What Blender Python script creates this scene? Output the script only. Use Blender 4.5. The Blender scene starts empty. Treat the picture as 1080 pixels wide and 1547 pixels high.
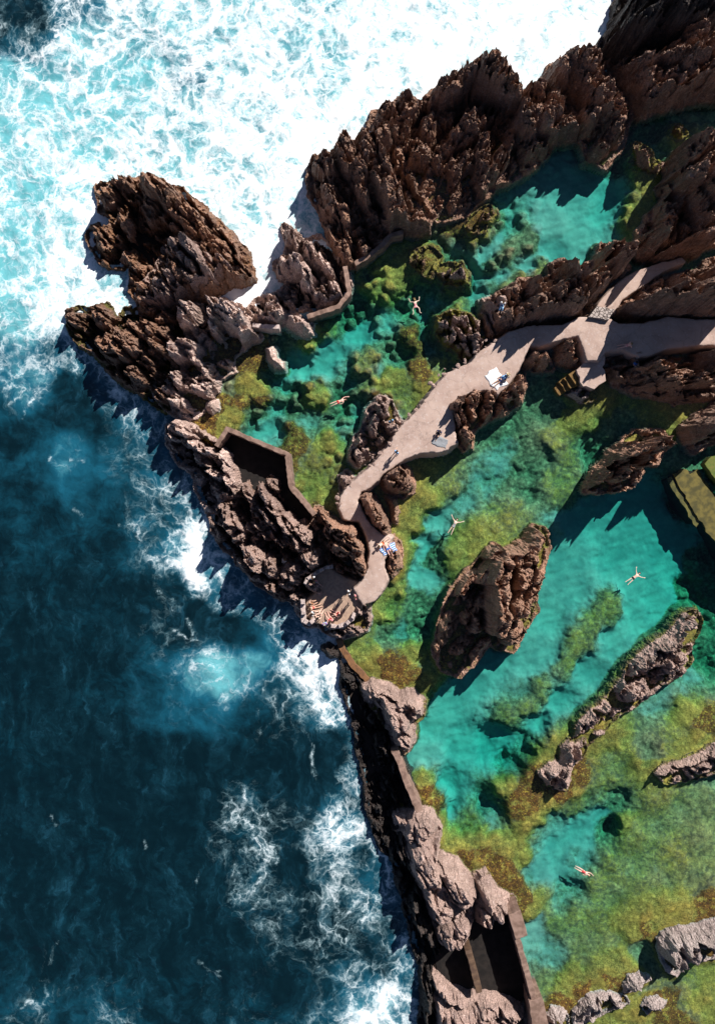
import bpy, math, random
import numpy as np
from mathutils import Vector, Matrix
from mathutils.geometry import tessellate_polygon

# ------------------------------------------------------------------ survey frame
S = 15.0            # survey pixels per metre at water level
CX, CY = 540.0, 773.5
H = 90.0            # drone height above the pools, metres
SC = bpy.context.scene
COL = SC.collection
R = math.radians

def W(px, py, z=0.0):
    """survey pixel + height -> world x, y"""
    k = (H - z) / H / S
    return (px - CX) * k, (CY - py) * k

# ------------------------------------------------------------------ noise
_rs = np.random.RandomState(11)
_P = _rs.permutation(256)
_P = np.concatenate([_P, _P, _P])
_G = _rs.normal(size=(256, 3)); _G /= np.linalg.norm(_G, axis=1)[:, None]

def pnoise(x, y, z):
    x = np.asarray(x, float); y = np.asarray(y, float) + 0 * x; z = np.asarray(z, float) + 0 * x
    xi = np.floor(x).astype(int); yi = np.floor(y).astype(int); zi = np.floor(z).astype(int)
    xf = x - xi; yf = y - yi; zf = z - zi
    u = xf**3 * (xf * (xf * 6 - 15) + 10); v = yf**3 * (yf * (yf * 6 - 15) + 10); w = zf**3 * (zf * (zf * 6 - 15) + 10)
    out = 0
    for a in (0, 1):
        for b in (0, 1):
            for c in (0, 1):
                h = _P[_P[_P[(xi + a) & 255] + ((yi + b) & 255)] + ((zi + c) & 255)]
                g = _G[h]
                d = g[..., 0] * (xf - a) + g[..., 1] * (yf - b) + g[..., 2] * (zf - c)
                out = out + d * (u if a else 1 - u) * (v if b else 1 - v) * (w if c else 1 - w)
    return out * 1.5

def fbm(x, y, z, octv=4, gain=0.5, lac=2.03, ridged=False):
    a, f, o, t = 1.0, 1.0, 0.0, 0.0
    for i in range(octv):
        n = pnoise(x * f + 17.3 * i, y * f - 9.1 * i, z * f + 3.7 * i)
        if ridged:
            n = 1 - 2 * np.abs(n)
        o = o + a * n; t += a; a *= gain; f *= lac
    return o / t

def cells(x, y, seed=0):
    """2-D Voronoi: F1, F2, two random numbers and the offset to the nearest seed"""
    xi = np.floor(x).astype(int); yi = np.floor(y).astype(int)
    F1 = np.full(x.shape, 9.0); F2 = np.full(x.shape, 9.0)
    ra = np.zeros(x.shape); rb = np.zeros(x.shape); ox = np.zeros(x.shape); oy = np.zeros(x.shape)
    for a in (-1, 0, 1):
        for b in (-1, 0, 1):
            h = _P[_P[(xi + a + seed) & 255] + ((yi + b) & 255)]
            h2 = _P[h + 71]; h3 = _P[h + 133]
            dx = x - (xi + a + 0.1 + 0.8 * h / 255.0); dy = y - (yi + b + 0.1 + 0.8 * h2 / 255.0)
            d = np.sqrt(dx * dx + dy * dy)
            n = d < F1
            F2 = np.where(n, F1, np.minimum(F2, d))
            ra = np.where(n, h3 / 255.0, ra); rb = np.where(n, _P[h3 + 19] / 255.0, rb)
            ox = np.where(n, dx, ox); oy = np.where(n, dy, oy)
            F1 = np.where(n, d, F1)
    return F1, F2, ra, rb, ox, oy

def sstep(a, b, x):
    t = np.clip((x - a) / (b - a), 0, 1)
    return t * t * (3 - 2 * t)

def poly_sd(X, Y, pts):
    """signed distance, positive inside"""
    P = np.asarray(pts, float)
    d2 = np.full(X.shape, 1e9); ins = np.zeros(X.shape, bool)
    n = len(P)
    for i in range(n):
        ax, ay = P[i]; bx, by = P[(i + 1) % n]
        ex, ey = bx - ax, by - ay
        L = ex * ex + ey * ey + 1e-12
        t = np.clip(((X - ax) * ex + (Y - ay) * ey) / L, 0, 1)
        d2 = np.minimum(d2, (X - ax - t * ex)**2 + (Y - ay - t * ey)**2)
        c = ((ay > Y) != (by > Y))
        xx = ax + (Y - ay) * ex / (ey if abs(ey) > 1e-12 else 1e-12)
        ins ^= c & (X < xx)
    d = np.sqrt(d2)
    return np.where(ins, d, -d)

def line_d(X, Y, pts):
    d2 = np.full(X.shape, 1e9)
    for (ax, ay), (bx, by) in zip(pts[:-1], pts[1:]):
        ex, ey = bx - ax, by - ay
        t = np.clip(((X - ax) * ex + (Y - ay) * ey) / (ex * ex + ey * ey + 1e-12), 0, 1)
        d2 = np.minimum(d2, (X - ax - t * ex)**2 + (Y - ay - t * ey)**2)
    return np.sqrt(d2)

class Field:
    """scattered survey samples blended by inverse distance on a coarse grid"""
    def __init__(self, samples, eps=1.0, power=2.2, box=(-42, -60, 42, 60), st=0.4):
        self.x0, self.y0, x1, y1 = box; self.st = st
        self.nx = int((x1 - self.x0) / st) + 2; self.ny = int((y1 - self.y0) / st) + 2
        gx = self.x0 + np.arange(self.nx) * st; gy = self.y0 + np.arange(self.ny) * st
        X, Y = np.meshgrid(gx, gy)
        nv = len(samples[0]) - 2
        acc = np.zeros((nv,) + X.shape); ws = np.zeros(X.shape)
        for s in samples:
            x, y = W(s[0], s[1])
            w = 1.0 / ((X - x)**2 + (Y - y)**2 + eps)**power
            ws += w
            for k in range(nv):
                acc[k] += w * s[2 + k]
        self.v = acc / ws
    def __call__(self, X, Y):
        fx = np.clip((X - self.x0) / self.st, 0, self.nx - 1.001); fy = np.clip((Y - self.y0) / self.st, 0, self.ny - 1.001)
        i = fx.astype(int); j = fy.astype(int); a = fx - i; b = fy - j
        v = self.v
        return (v[:, j, i] * (1 - a) * (1 - b) + v[:, j, i + 1] * a * (1 - b) + v[:, j + 1, i] * (1 - a) * b + v[:, j + 1, i + 1] * a * b)

# ------------------------------------------------------------------ object helpers
def tag(o, label=None, cat=None, group=None, kind=None):
    if label: o['label'] = label
    if cat: o['category'] = cat
    if group: o['group'] = group
    if kind: o['kind'] = kind
    return o

def link(o, parent=None):
    COL.objects.link(o)
    if parent is not None:
        o.parent = parent
    return o

def empty(name, loc, rz=0.0):
    o = bpy.data.objects.new(name, None); o.location = loc; o.rotation_euler = (0, 0, rz); o.empty_display_size = 0.3
    return link(o)

def mesh_obj(name, verts, faces, mat=None, parent=None, loc=None, smooth=False):
    me = bpy.data.meshes.new(name)
    me.from_pydata([tuple(v) for v in verts], [], faces); me.update()
    if smooth:
        me.polygons.foreach_set('use_smooth', [True] * len(me.polygons))
    if mat: me.materials.append(mat)
    o = bpy.data.objects.new(name, me)
    if loc is not None: o.location = loc
    return link(o, parent)

def grid_obj(name, X, Y, Z, keep, mat, attrs=None, origin=(0, 0, 0), smooth=True):
    """mesh from the quads of a grid whose four corners are all kept"""
    ny, nx = Z.shape
    q = keep[:-1, :-1] & keep[1:, :-1] & keep[:-1, 1:] & keep[1:, 1:]
    jj, ii = np.nonzero(q)
    idx = np.arange(nx * ny).reshape(ny, nx)
    F = np.stack([idx[jj, ii], idx[jj, ii + 1], idx[jj + 1, ii + 1], idx[jj + 1, ii]], 1)
    used = np.unique(F)
    remap = np.full(nx * ny, -1); remap[used] = np.arange(len(used))
    F = remap[F]
    co = np.stack([X.ravel()[used] - origin[0], Y.ravel()[used] - origin[1], Z.ravel()[used] - origin[2]], 1).astype(np.float32)
    me = bpy.data.meshes.new(name)
    me.vertices.add(len(used)); me.vertices.foreach_set('co', co.ravel())
    me.loops.add(F.size); me.loops.foreach_set('vertex_index', F.ravel().astype(np.int32))
    me.polygons.add(len(F)); me.polygons.foreach_set('loop_start', np.arange(0, F.size, 4, dtype=np.int32))
    me.polygons.foreach_set('loop_total', np.full(len(F), 4, dtype=np.int32))
    me.update(calc_edges=True)
    me.polygons.foreach_set('use_smooth', np.full(len(F), smooth))
    for k, v in (attrs or {}).items():
        a = me.attributes.new(k, 'FLOAT', 'POINT'); a.data.foreach_set('value', v.ravel()[used].astype(np.float32))
    me.materials.append(mat)
    o = bpy.data.objects.new(name, me); o.location = origin
    return link(o)

# ------------------------------------------------------------------ node helpers
class NT:
    def __init__(self, name):
        self.m = bpy.data.materials.new(name); self.m.use_nodes = True
        self.t = self.m.node_tree; self.t.nodes.clear()
        self.out = self.t.nodes.new('ShaderNodeOutputMaterial')
        self.coord = None
    def n(self, typ, **kw):
        nd = self.t.nodes.new(typ)
        for k, v in kw.items(): setattr(nd, k, v)
        return nd
    def set(self, sock, v):
        if v is None: return
        if hasattr(v, 'bl_idname') or isinstance(v, bpy.types.NodeSocket): self.t.links.new(v, sock)
        else:
            if isinstance(v, (tuple, list)) and len(v) == 3 and sock.type == 'RGBA': v = (*v, 1)
            sock.default_value = v
    def obj(self):
        if self.coord is None: self.coord = self.n('ShaderNodeTexCoord').outputs['Object']
        return self.coord
    def attr(self, name): return self.n('ShaderNodeAttribute', attribute_name=name).outputs['Fac']
    def noise(self, scale, detail=4, rough=0.55, vec=None, dist=0.0, color=False):
        nd = self.n('ShaderNodeTexNoise'); self.set(nd.inputs['Vector'], vec or self.obj())
        nd.inputs['Scale'].default_value = scale; nd.inputs['Detail'].default_value = detail
        nd.inputs['Roughness'].default_value = rough; nd.inputs['Distortion'].default_value = dist
        return nd.outputs['Color' if color else 'Fac']
    def voro(self, scale, feature='F1', vec=None, rnd=1.0, out='Distance'):
        nd = self.n('ShaderNodeTexVoronoi', feature=feature); self.set(nd.inputs['Vector'], vec or self.obj())
        nd.inputs['Scale'].default_value = scale; nd.inputs['Randomness'].default_value = rnd
        return nd.outputs[out]
    def math(self, op, a, b=None, c=None, clamp=False):
        nd = self.n('ShaderNodeMath', operation=op, use_clamp=clamp)
        self.set(nd.inputs[0], a); self.set(nd.inputs[1], b)
        if c is not None: self.set(nd.inputs[2], c)
        return nd.outputs[0]
    def vmath(self, op, a, b=None, scale=None):
        nd = self.n('ShaderNodeVectorMath', operation=op)
        self.set(nd.inputs[0], a)
        if b is not None: self.set(nd.inputs[1], b)
        if scale is not None: self.set(nd.inputs['Scale'], scale)
        return nd.outputs[0]
    def ss(self, v, a, b, lo=0.0, hi=1.0):
        nd = self.n('ShaderNodeMapRange', interpolation_type='SMOOTHSTEP')
        self.set(nd.inputs[0], v); self.set(nd.inputs[1], a); self.set(nd.inputs[2], b)
        nd.inputs[3].default_value = lo; nd.inputs[4].default_value = hi
        return nd.outputs[0]
    def mix(self, f, a, b, blend='MIX'):
        nd = self.n('ShaderNodeMix', data_type='RGBA', blend_type=blend)
        self.set(nd.inputs[0], f); self.set(nd.inputs[6], a); self.set(nd.inputs[7], b)
        return nd.outputs[2]
    def bump(self, h, strength, dist, normal=None):
        nd = self.n('ShaderNodeBump'); self.set(nd.inputs['Height'], h)
        nd.inputs['Strength'].default_value = strength; nd.inputs['Distance'].default_value = dist
        self.set(nd.inputs['Normal'], normal)
        return nd.outputs[0]
    def principled(self, color, rough=0.8, spec=0.3, normal=None, **kw):
        nd = self.n('ShaderNodeBsdfPrincipled')
        self.set(nd.inputs['Base Color'], color); self.set(nd.inputs['Roughness'], rough)
        self.set(nd.inputs['Specular IOR Level'], spec); self.set(nd.inputs['Normal'], normal)
        for k, v in kw.items(): self.set(nd.inputs[k], v)
        self.t.links.new(nd.outputs[0], self.out.inputs['Surface'])
        return nd

def rock_material(name, c1, c2, c3, grain=1.0, k=1.85):
    c1, c2, c3 = [tuple(v * k for v in c) for c in (c1, c2, c3)]
    t = NT(name)
    big = t.noise(0.35, 5, 0.6, dist=0.4)
    mid = t.noise(1.6, 6, 0.65)
    col = t.mix(t.ss(big, 0.38, 0.62), c1, c2)
    col = t.mix(t.ss(mid, 0.52, 0.72), col, c3)
    spk = t.ss(t.noise(7.0, 8, 0.75), 0.32, 0.68, 0.42, 1.5)
    g = t.n('ShaderNodeCombineColor'); [t.set(g.inputs[i], spk) for i in range(3)]
    col = t.mix(1.0, col, g.outputs[0], 'MULTIPLY')
    rust = t.math('MULTIPLY', t.attr('rust'), t.ss(t.noise(0.9, 5, 0.65), 0.4, 0.62), clamp=True)
    col = t.mix(rust, col, t.mix(t.noise(4.0, 4), (0.10, 0.035, 0.012), (0.26, 0.12, 0.035)))
    alg = t.ss(t.math('ADD', t.attr('algae'), t.math('MULTIPLY', t.math('SUBTRACT', t.noise(2.4, 5, 0.7), 0.5), 0.9)), 0.35, 0.65)
    col = t.mix(alg, col, t.mix(t.ss(t.noise(1.1, 5, 0.65), 0.42, 0.6), (0.075, 0.04, 0.012), t.mix(t.ss(t.noise(5, 4, .7), .4, .65), (0.10, 0.11, 0.018), (0.27, 0.22, 0.03))))
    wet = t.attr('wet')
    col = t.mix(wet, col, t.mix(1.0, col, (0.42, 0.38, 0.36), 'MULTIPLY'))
    h = t.math('ADD', t.math('MULTIPLY', t.noise(4.5, 9, 0.78), 1.0), t.math('MULTIPLY', t.voro(7.0, 'F1'), 0.35))
    nrm = t.bump(h, 1.0, 0.26 * grain)
    rg = t.math('SUBTRACT', t.ss(t.noise(2.2, 5, .7), .35, .65, .38, .9), t.math('MULTIPLY', wet, 0.15))
    t.principled(col, rg, 0.5, nrm)
    return t.m

def plain_mat(name, c1, c2=None, scale=8.0, rough=0.8, spec=0.3, bump=0.0):
    t = NT(name)
    c2 = c2 or tuple(0.8 * v for v in c1)
    nz = t.noise(scale, 4, 0.6)
    col = t.mix(t.ss(nz, 0.35, 0.65), c1, c2)
    t.principled(col, rough, spec, t.bump(nz, 0.6, bump) if bump else None)
    return t.m
# ------------------------------------------------------------------ rock masses
HS = 1.28
DBG = False
HEIGHTS = []          # (x0, y0, step, Z) of every solid top, to stand people on

def ground_z(x, y, dflt=0.0):
    best = dflt
    for x0, y0, st, Z in HEIGHTS:
        i = int(round((x - x0) / st)); j = int(round((y - y0) / st))
        if 0 <= j < Z.shape[0] and 0 <= i < Z.shape[1]:
            best = max(best, float(Z[j, i]))
    return best

OUTLINES = []         # (world polygon, ledge width, algae mix) used to shape the pool floor

def rock(name, label, poly, crags, zb=1.5, ang=60, mat='brown', cat='rock', sp=1.9, ratio=1.7, slope=3.0, rough=1.0,
         rust=0.0, algae=0.0, wet=0.0, ledge=1.0, seed=None, facet=1.0, group=None, step=0.085, relief=0.65, auto=True, dmin=0.9, low=0.4, edge=0.4, fill=(.3, .8), hs=None, grow=None, cellr=1.0, big=1.0):
    grow = (.05 if cat == 'boulder' else .22) if grow is None else grow
    HS_ = hs or HS
    seed = seed if seed is not None else (sum(ord(c) for c in label) * 7) % 1000
    rg = np.random.RandomState(seed)
    zb *= HS_ if zb > 1.2 else 1.0
    crags = [(c[0], c[1], c[2] * HS_, c[3] * big, c[4] * big, c[5]) for c in crags]
    poly = [(p[0], p[1], p[2] * HS_) if len(p) > 2 else p for p in poly]
    P = np.array([p[:2] for p in poly], float)
    cen = P.mean(0); rad = cen - np.array([CX, CY])
    zm = np.mean([c[2] for c in crags]) if crags else zb
    wp = []
    for p in poly:
        if len(p) > 2: z = p[2]
        else:
            q = np.array(p[:2]) - cen
            z = 0.8 * zm * float(np.clip(np.dot(q, rad) / (np.linalg.norm(q) * np.linalg.norm(rad) + 1e-6) * 1.3, 0, 1))
        wp.append(W(p[0], p[1], z))
    wp = np.array(wp)
    OUTLINES.append((wp, ledge))
    x0, y0 = wp.min(0) - 0.9; x1, y1 = wp.max(0) + 0.9
    nx = int((x1 - x0) / step) + 2; ny = int((y1 - y0) / step) + 2
    X, Y = np.meshgrid(x0 + np.arange(nx) * step, y0 + np.arange(ny) * step)
    sz = seed * 0.37
    sd0 = poly_sd(X, Y, wp) + grow
    sd = sd0 + 0.55 * edge / 0.4 * fbm(X * 0.55, Y * 0.55, sz + 0 * X, 4, 0.6) + 0.15 * fbm(X * 2.3, Y * 2.3, sz + 5 + 0 * X, 3)
    # crags: surveyed ones, then fillers between them
    C = []
    for c in crags:
        cx, cy = W(c[0], c[1], c[2])
        k = (H - c[2]) / H / S
        C.append((cx, cy, c[2], c[3] * k, c[4] * k, R(c[5])))
    def M(x, y):
        v = zb
        for (cx, cy, z, a, b, an) in C[:len(crags)]:
            r = 1.5 * math.sqrt(a * b)
            v = max(v, z * math.exp(-((x - cx)**2 + (y - cy)**2) / r**2))
        return v
    if auto:
        ca, sa = math.cos(R(ang)), math.sin(R(ang))
        ext = max(x1 - x0, y1 - y0)
        n = int(ext / sp) + 2
        mx, my = (x0 + x1) / 2, (y0 + y1) / 2
        for i in range(-n, n + 1):
            for j in range(-n, n + 1):
                u = (i + (j % 2) * .5 + rg.uniform(-.35, .35)) * sp * math.sqrt(ratio); v = (j + rg.uniform(-.35, .35)) * sp / math.sqrt(ratio)
                x = mx + u * ca - v * sa; y = my + u * sa + v * ca
                ii = int(round((x - x0) / step)); jj = int(round((y - y0) / step))
                if not (0 <= ii < nx and 0 <= jj < ny) or sd0[jj, ii] < 0.1: continue
                T = M(x, y) * rg.uniform(*fill)
                T = min(T, sd0[jj, ii] * 1.6 + 0.45)
                a = sp * rg.uniform(0.45, 0.8)
                C.append((x, y, T, a * math.sqrt(ratio) * rg.uniform(.8, 1.2), a / math.sqrt(ratio) * rg.uniform(.9, 1.3), R(ang + rg.uniform(-28, 28))))
    base = zb * low * sstep(0.0, 1.8, sd) + 0.1
    Z = base.copy()
    wx = X + 0.30 * fbm(X * 0.8, Y * 0.8, sz + 9 + 0 * X, 3); wy = Y + 0.30 * fbm(X * 0.8 + 40, Y * 0.8, sz + 9 + 0 * X, 3)
    for k, (cx, cy, T, a, b, an) in enumerate(C):
        rr = max(a, b) * 1.7 + 0.3
        i0 = max(int((cx - rr - x0) / step), 0); i1 = min(int((cx + rr - x0) / step) + 1, nx)
        j0 = max(int((cy - rr - y0) / step), 0); j1 = min(int((cy + rr - y0) / step) + 1, ny)
        if i1 <= i0 or j1 <= j0: continue
        dx = wx[j0:j1, i0:i1] - cx; dy = wy[j0:j1, i0:i1] - cy
        ca, sa = math.cos(an), math.sin(an)
        u = (dx * ca + dy * sa) / a; v = (-dx * sa + dy * ca) / b
        r = (np.abs(u)**2.4 + np.abs(v)**2.4)**(1 / 2.4)
        D = max(dmin, relief * T)
        m = min(a, b)
        tx, ty = rg.uniform(-.18, .18, 2) * facet
        h = T - 0.10 * D * r * r + tx * dx + ty * dy - D * (np.clip(r - 0.66, 0, None) / 0.36)**1.3
        for _ in range(rg.randint(4, 8)):
            t = rg.uniform(0, 2 * math.pi); s = rg.uniform(0.45, 2.4); off = rg.uniform(0.1, 0.75)
            # facet planes lie square to the crag's own axes more often than not
            d = (u * math.cos(t) * 1.0 + v * math.sin(t)) * m
            h = np.minimum(h, T + 0.12 * m * facet - s * (d - off * m))
        Z[j0:j1, i0:i1] = np.maximum(Z[j0:j1, i0:i1], h)
    # long fracture lines, roughly along and across the grain
    ca, sa = math.cos(R(ang)), math.sin(R(ang))
    FU = (wx * ca + wy * sa); FV = (-wx * sa + wy * ca)
    for fu, fv, wd, dp in ((.16, .55, .045, .75), (.55, .2, .035, .45), (.5, 1.3, .05, .3)):
        n_ = fbm(FU * fu + seed, FV * fv - seed, sz + 17 + 0 * X, 3, .5)
        Z -= rough * dp * np.exp(-(n_ / wd)**2) * sstep(.1, .9, sd)
    # blocky lava texture in several sizes
    ca, sa = math.cos(R(ang)), math.sin(R(ang))
    U = (wx * ca + wy * sa); V = (-wx * sa + wy * ca)
    for sc, amp, rt, ck in ((2.5, 1.15, 1.9, 1.1), (1.15, 0.66, 1.6, .7), (0.5, 0.17, 1.4, .5), (0.22, .055, 1.3, .3)):
        F1, F2, ra, rb, ox, oy = cells(U / (sc * math.sqrt(rt) * (1 if cellr == 1 else .8)) + seed, V / (sc / math.sqrt(rt)) + 3.1 * seed, seed % 200)
        Z += rough * (cellr if sc > .8 else 1) * amp * ((ra - 0.5) + 1.7 * (rb - .5) * ox * 2 + 1.7 * (ra * 3 % 1 - .5) * oy * 2 - ck * np.exp(-((F2 - F1) / 0.16)**2)) * sstep(-0.2, 0.8, sd)
    slope = max(slope, 0.95 * max([c[2] for c in crags] + [0]))
    tall = min(max([c[2] for c in crags] + [0]) / 5.0, 1.8)
    _, _, qa, qb, qx, qy = cells(U / 1.9 + .3 * seed, V / 1.0 - seed, seed % 97)
    _, _, pa, pb, _, _ = cells(U / .8 - seed, V / .45 + seed, seed % 89)
    lim = -1.1 + (sd + 0.42) * slope
    lim = lim + tall * sstep(.6, 2.5, lim) * (1.7 * (qa - .5) + 1.6 * (qb - .5) * qx + .45 * (pa - .5) + 0.8 * fbm(X * .7, Y * .7, sz + 13 + 0 * X, 4, .6))
    Z = np.minimum(Z, lim)
    Z += 0.10 * rough * fbm(X * 1.5, Y * 1.5, sz + 0 * X, 4, 0.6, ridged=True)
    Z = np.maximum(Z, -1.6)
    gy, gx = np.gradient(Z, step)
    HEIGHTS.append((x0, y0, step, Z.copy()))
    if DBG: print('ROCK', name, [int(v) for v in cen], 'zmax %.1f want %.1f' % (Z.max(), max([c[2] for c in crags] + [0])), 'sdmax %.1f' % sd.max())
    # knock the surface sideways along its normal with 3-D noise so steep faces are not stretched
    inv = 1 / np.sqrt(1 + gx * gx + gy * gy)
    nxv, nyv, nzv = -gx * inv, -gy * inv, inv
    d = rough * (0.14 * fbm(X * 1.1, Y * 1.1, Z * 1.1 + sz, 3, 0.5) + 0.20 * np.abs(fbm(X * 2.6, Y * 2.6, Z * 2.6 + sz, 4, 0.65)) * 1.6 - .1)
    X2, Y2, Z2 = X + nxv * d, Y + nyv * d, Z + nzv * d
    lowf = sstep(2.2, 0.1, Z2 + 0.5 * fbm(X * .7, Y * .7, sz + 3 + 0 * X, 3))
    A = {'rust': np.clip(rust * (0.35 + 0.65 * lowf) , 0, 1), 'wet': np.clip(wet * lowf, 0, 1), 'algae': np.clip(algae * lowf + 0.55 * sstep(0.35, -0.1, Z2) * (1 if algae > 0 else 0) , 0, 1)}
    ox, oy = wp.mean(0)
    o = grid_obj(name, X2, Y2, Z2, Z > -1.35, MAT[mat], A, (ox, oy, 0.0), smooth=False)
    tag(o, label, cat, group)
    return o

# colours: dry lava in the sun, and a last one with shade painted in
MAT = {
    'brown': rock_material('brown_lava', (0.162, 0.089, 0.059), (0.092, 0.053, 0.038), (0.225, 0.152, 0.122)),
    'warm':  rock_material('warm_lava', (0.200, 0.108, 0.070), (0.120, 0.066, 0.044), (0.270, 0.180, 0.140)),
    'pale':  rock_material('pale_lava', (0.330, 0.240, 0.208), (0.200, 0.138, 0.118), (0.430, 0.340, 0.312)),
    'mauve': rock_material('mauve_lava', (0.215, 0.148, 0.126), (0.140, 0.094, 0.080), (0.275, 0.202, 0.182)),
    'grey':  rock_material('grey_lava', (0.205, 0.165, 0.155), (0.140, 0.108, 0.100), (0.270, 0.225, 0.215)),
    'dark':  rock_material('shade_dark_lava', (0.030, 0.020, 0.017), (0.016, 0.012, 0.011), (0.050, 0.036, 0.031)),  # shade on the seaward shelves painted into the base colour
}

# ---- north-west stack
rock('lava_stack', 'rust brown lava stack standing in white surf at left, dark hollow near its top',
     [(136,268),(160,260),(182,264),(192,256),(215,250),(238,262),(264,276),(290,300),(320,330),(345,352),(365,375),(378,400),(384,420),(368,427),(350,430),(325,445),(290,452),(250,470),(215,472),(200,440),(203,405),(192,385),(182,402),(165,402),(146,390),(130,360),(121,335),(136,326),(152,335),(160,318),(150,302),(140,300)],
     [(158,283,3.2,24,17,70),(232,272,6.2,38,17,-28),(262,300,5.4,26,18,-35),(186,268,3.6,12,14,20),(192,335,1.9,22,16,-60),(150,358,2.6,24,17,-50),(186,368,2.3,26,14,-50),(290,330,4.4,34,20,-45),(300,385,5.0,44,24,-55),(334,382,4.6,40,18,-60),(358,405,3.4,26,12,-70),(258,372,5.2,20,13,80),(232,420,4.6,24,18,60),(268,410,4.8,30,14,-60),(215,440,3.4,16,20,60),(306,428,3.6,26,16,-50)],
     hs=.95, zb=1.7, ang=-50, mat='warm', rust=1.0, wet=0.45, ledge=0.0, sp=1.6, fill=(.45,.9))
rock('lava_stack', 'grey brown ribbed half of the surf-washed stack, next to its rust brown half',
     [(238,352),(262,334),(292,345),(326,372),(352,398),(366,416),(346,426),(326,440),(292,448),(252,466),(218,464),(208,430),(224,398)],
     [(258,368,6.2,20,12,80),(286,368,6.6,30,14,-50),(308,392,6.4,46,15,-55),(280,400,6.2,40,13,-60),(336,400,5.6,34,13,-58),(240,420,5.6,26,18,60),(310,425,4.6,26,14,-45),(225,446,3.8,14,16,60),(270,440,4.6,26,14,-60)],
     zb=2.6, ang=-55, mat='mauve', ledge=0.0, sp=1.5, hs=1.0, rust=.25, fill=(.4,.8))
rock('lava_point', 'dark brown pointed lava shelf reaching left into the surf, yellow weed on its tip',
     [(90,463),(106,458),(122,463),(132,456),(150,450),(160,472),(170,480),(184,462),(200,470),(226,464),(258,470),(275,500),(270,560),(262,602),(250,622),(228,606),(192,582),(165,557),(145,537),(120,517),(100,500),(90,482)],
     [(178,510,3.4,40,26,-35),(112,478,1.9,22,14,0),(150,475,2.2,18,20,70),(203,490,2.4,24,16,30),(200,562,2.8,24,13,-40),(228,505,3.4,30,18,-60),(160,530,2.2,30,12,-40),(208,535,2.6,30,10,-40),(235,590,2.2,20,12,-50),(250,520,2.6,30,14,-70)],
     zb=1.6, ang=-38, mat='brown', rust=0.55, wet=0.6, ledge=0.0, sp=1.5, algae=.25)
rock('lava_shoulder', 'pale pinkish lava shoulder with deep black clefts joining the left point to the pool edge',
     [(256,440),(290,436),(304,432),(326,440),(352,456),(372,472),(388,488),(388,512),(370,524),(352,540),(352,560),(330,570),(318,600),(300,622),(282,632),(252,618),(228,580),(238,510),(250,480)],
     [(345,470,5.4,34,20,-38),(318,458,5.0,22,14,-80),(372,502,4.2,20,14,-35),(318,490,3.6,8,16,10),(275,465,4.4,22,17,70),(268,520,4.4,26,20,10),(290,538,3.2,20,7,-40),(300,578,2.8,32,19,-15),(262,570,3.2,9,16,10),(258,598,2.8,34,11,-42),(335,545,1.6,17,10,-10),(314,560,1.8,10,14,-60)],
     zb=0.8, ang=-40, mat='pale', ledge=0.6, auto=False, sp=1.9, low=.1, relief=.85, rust=.12)
# ---- seaward rim of the upper pool
rock('lava_reef', 'low jagged pale lava reef between the white surf channel and the concrete pool wall',
     [(425,328),(440,340),(455,352),(478,348),(500,368),(522,398),(527,430),(522,446),(500,464),(476,470),(458,466),(440,470),(424,490),(392,489),(376,470),(386,456),(402,450),(428,440),(440,418),(422,410),(414,385),(430,374),(434,352)],
     [(437,345,2.8,20,9,-62),(452,362,2.4,14,12,-30),(440,390,3.6,26,20,-25),(462,410,3.0,24,10,-80),(410,466,2.6,22,17,20),(395,470,2.2,14,14,20),(466,436,2.0,20,11,-50),(488,440,1.8,10,18,80),(505,425,2.4,24,9,-65),(486,388,2.6,36,10,-52),(470,380,2.0,12,10,0),(500,452,1.6,14,8,20)],
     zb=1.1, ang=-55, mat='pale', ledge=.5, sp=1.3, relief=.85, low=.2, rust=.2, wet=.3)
rock('boulder', 'pale rounded boulder at the left end of the concrete pool wall',
     [(428,468),(444,464),(460,478),(474,490),(472,506),(460,510),(444,500),(428,486)],
     [(450,487,2.4,24,15,-35)], zb=1.6, mat='pale', cat='boulder', ledge=.5, auto=False, relief=.6, edge=.15, rough=.6)
# ---- the long upper ridge, split at its clefts
rock('lava_crag', 'brown ribbed lava crag with long slanting grooves, above the concrete wall and surf',
     [(473,228,2),(490,222,2),(503,226,3),(503,208,4),(515,192,4),(550,188,5),(575,175,4),(602,205),(622,262),(650,322),(645,348),(618,352),(596,350),(570,372),(545,394),(529,402),(514,385),(500,362),(488,326),(470,290),(466,256)],
     [(532,228,5.4,58,20,-60),(488,240,4.0,20,14,-50),(500,285,3.4,40,13,-72),(515,312,3.2,30,12,-70),(580,255,6.0,70,18,-62),(598,300,5.4,60,17,-75),(565,215,5.0,40,12,-60),(634,328,3.2,17,17,-60),(612,318,3.6,24,9,-60),(550,365,2.6,30,8,-72),(520,356,2.8,30,9,-75),(508,360,2.4,30,8,-70),(537,262,4.4,44,10,-62),(575,190,5.0,18,14,20)],
     hs=1.05, cellr=.62, big=1.18, zb=1.5, ang=-64, mat='brown', ledge=.3, fill=(.2, .62), sp=1.9, ratio=3.0, relief=.8, low=.3, rust=.2)
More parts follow.
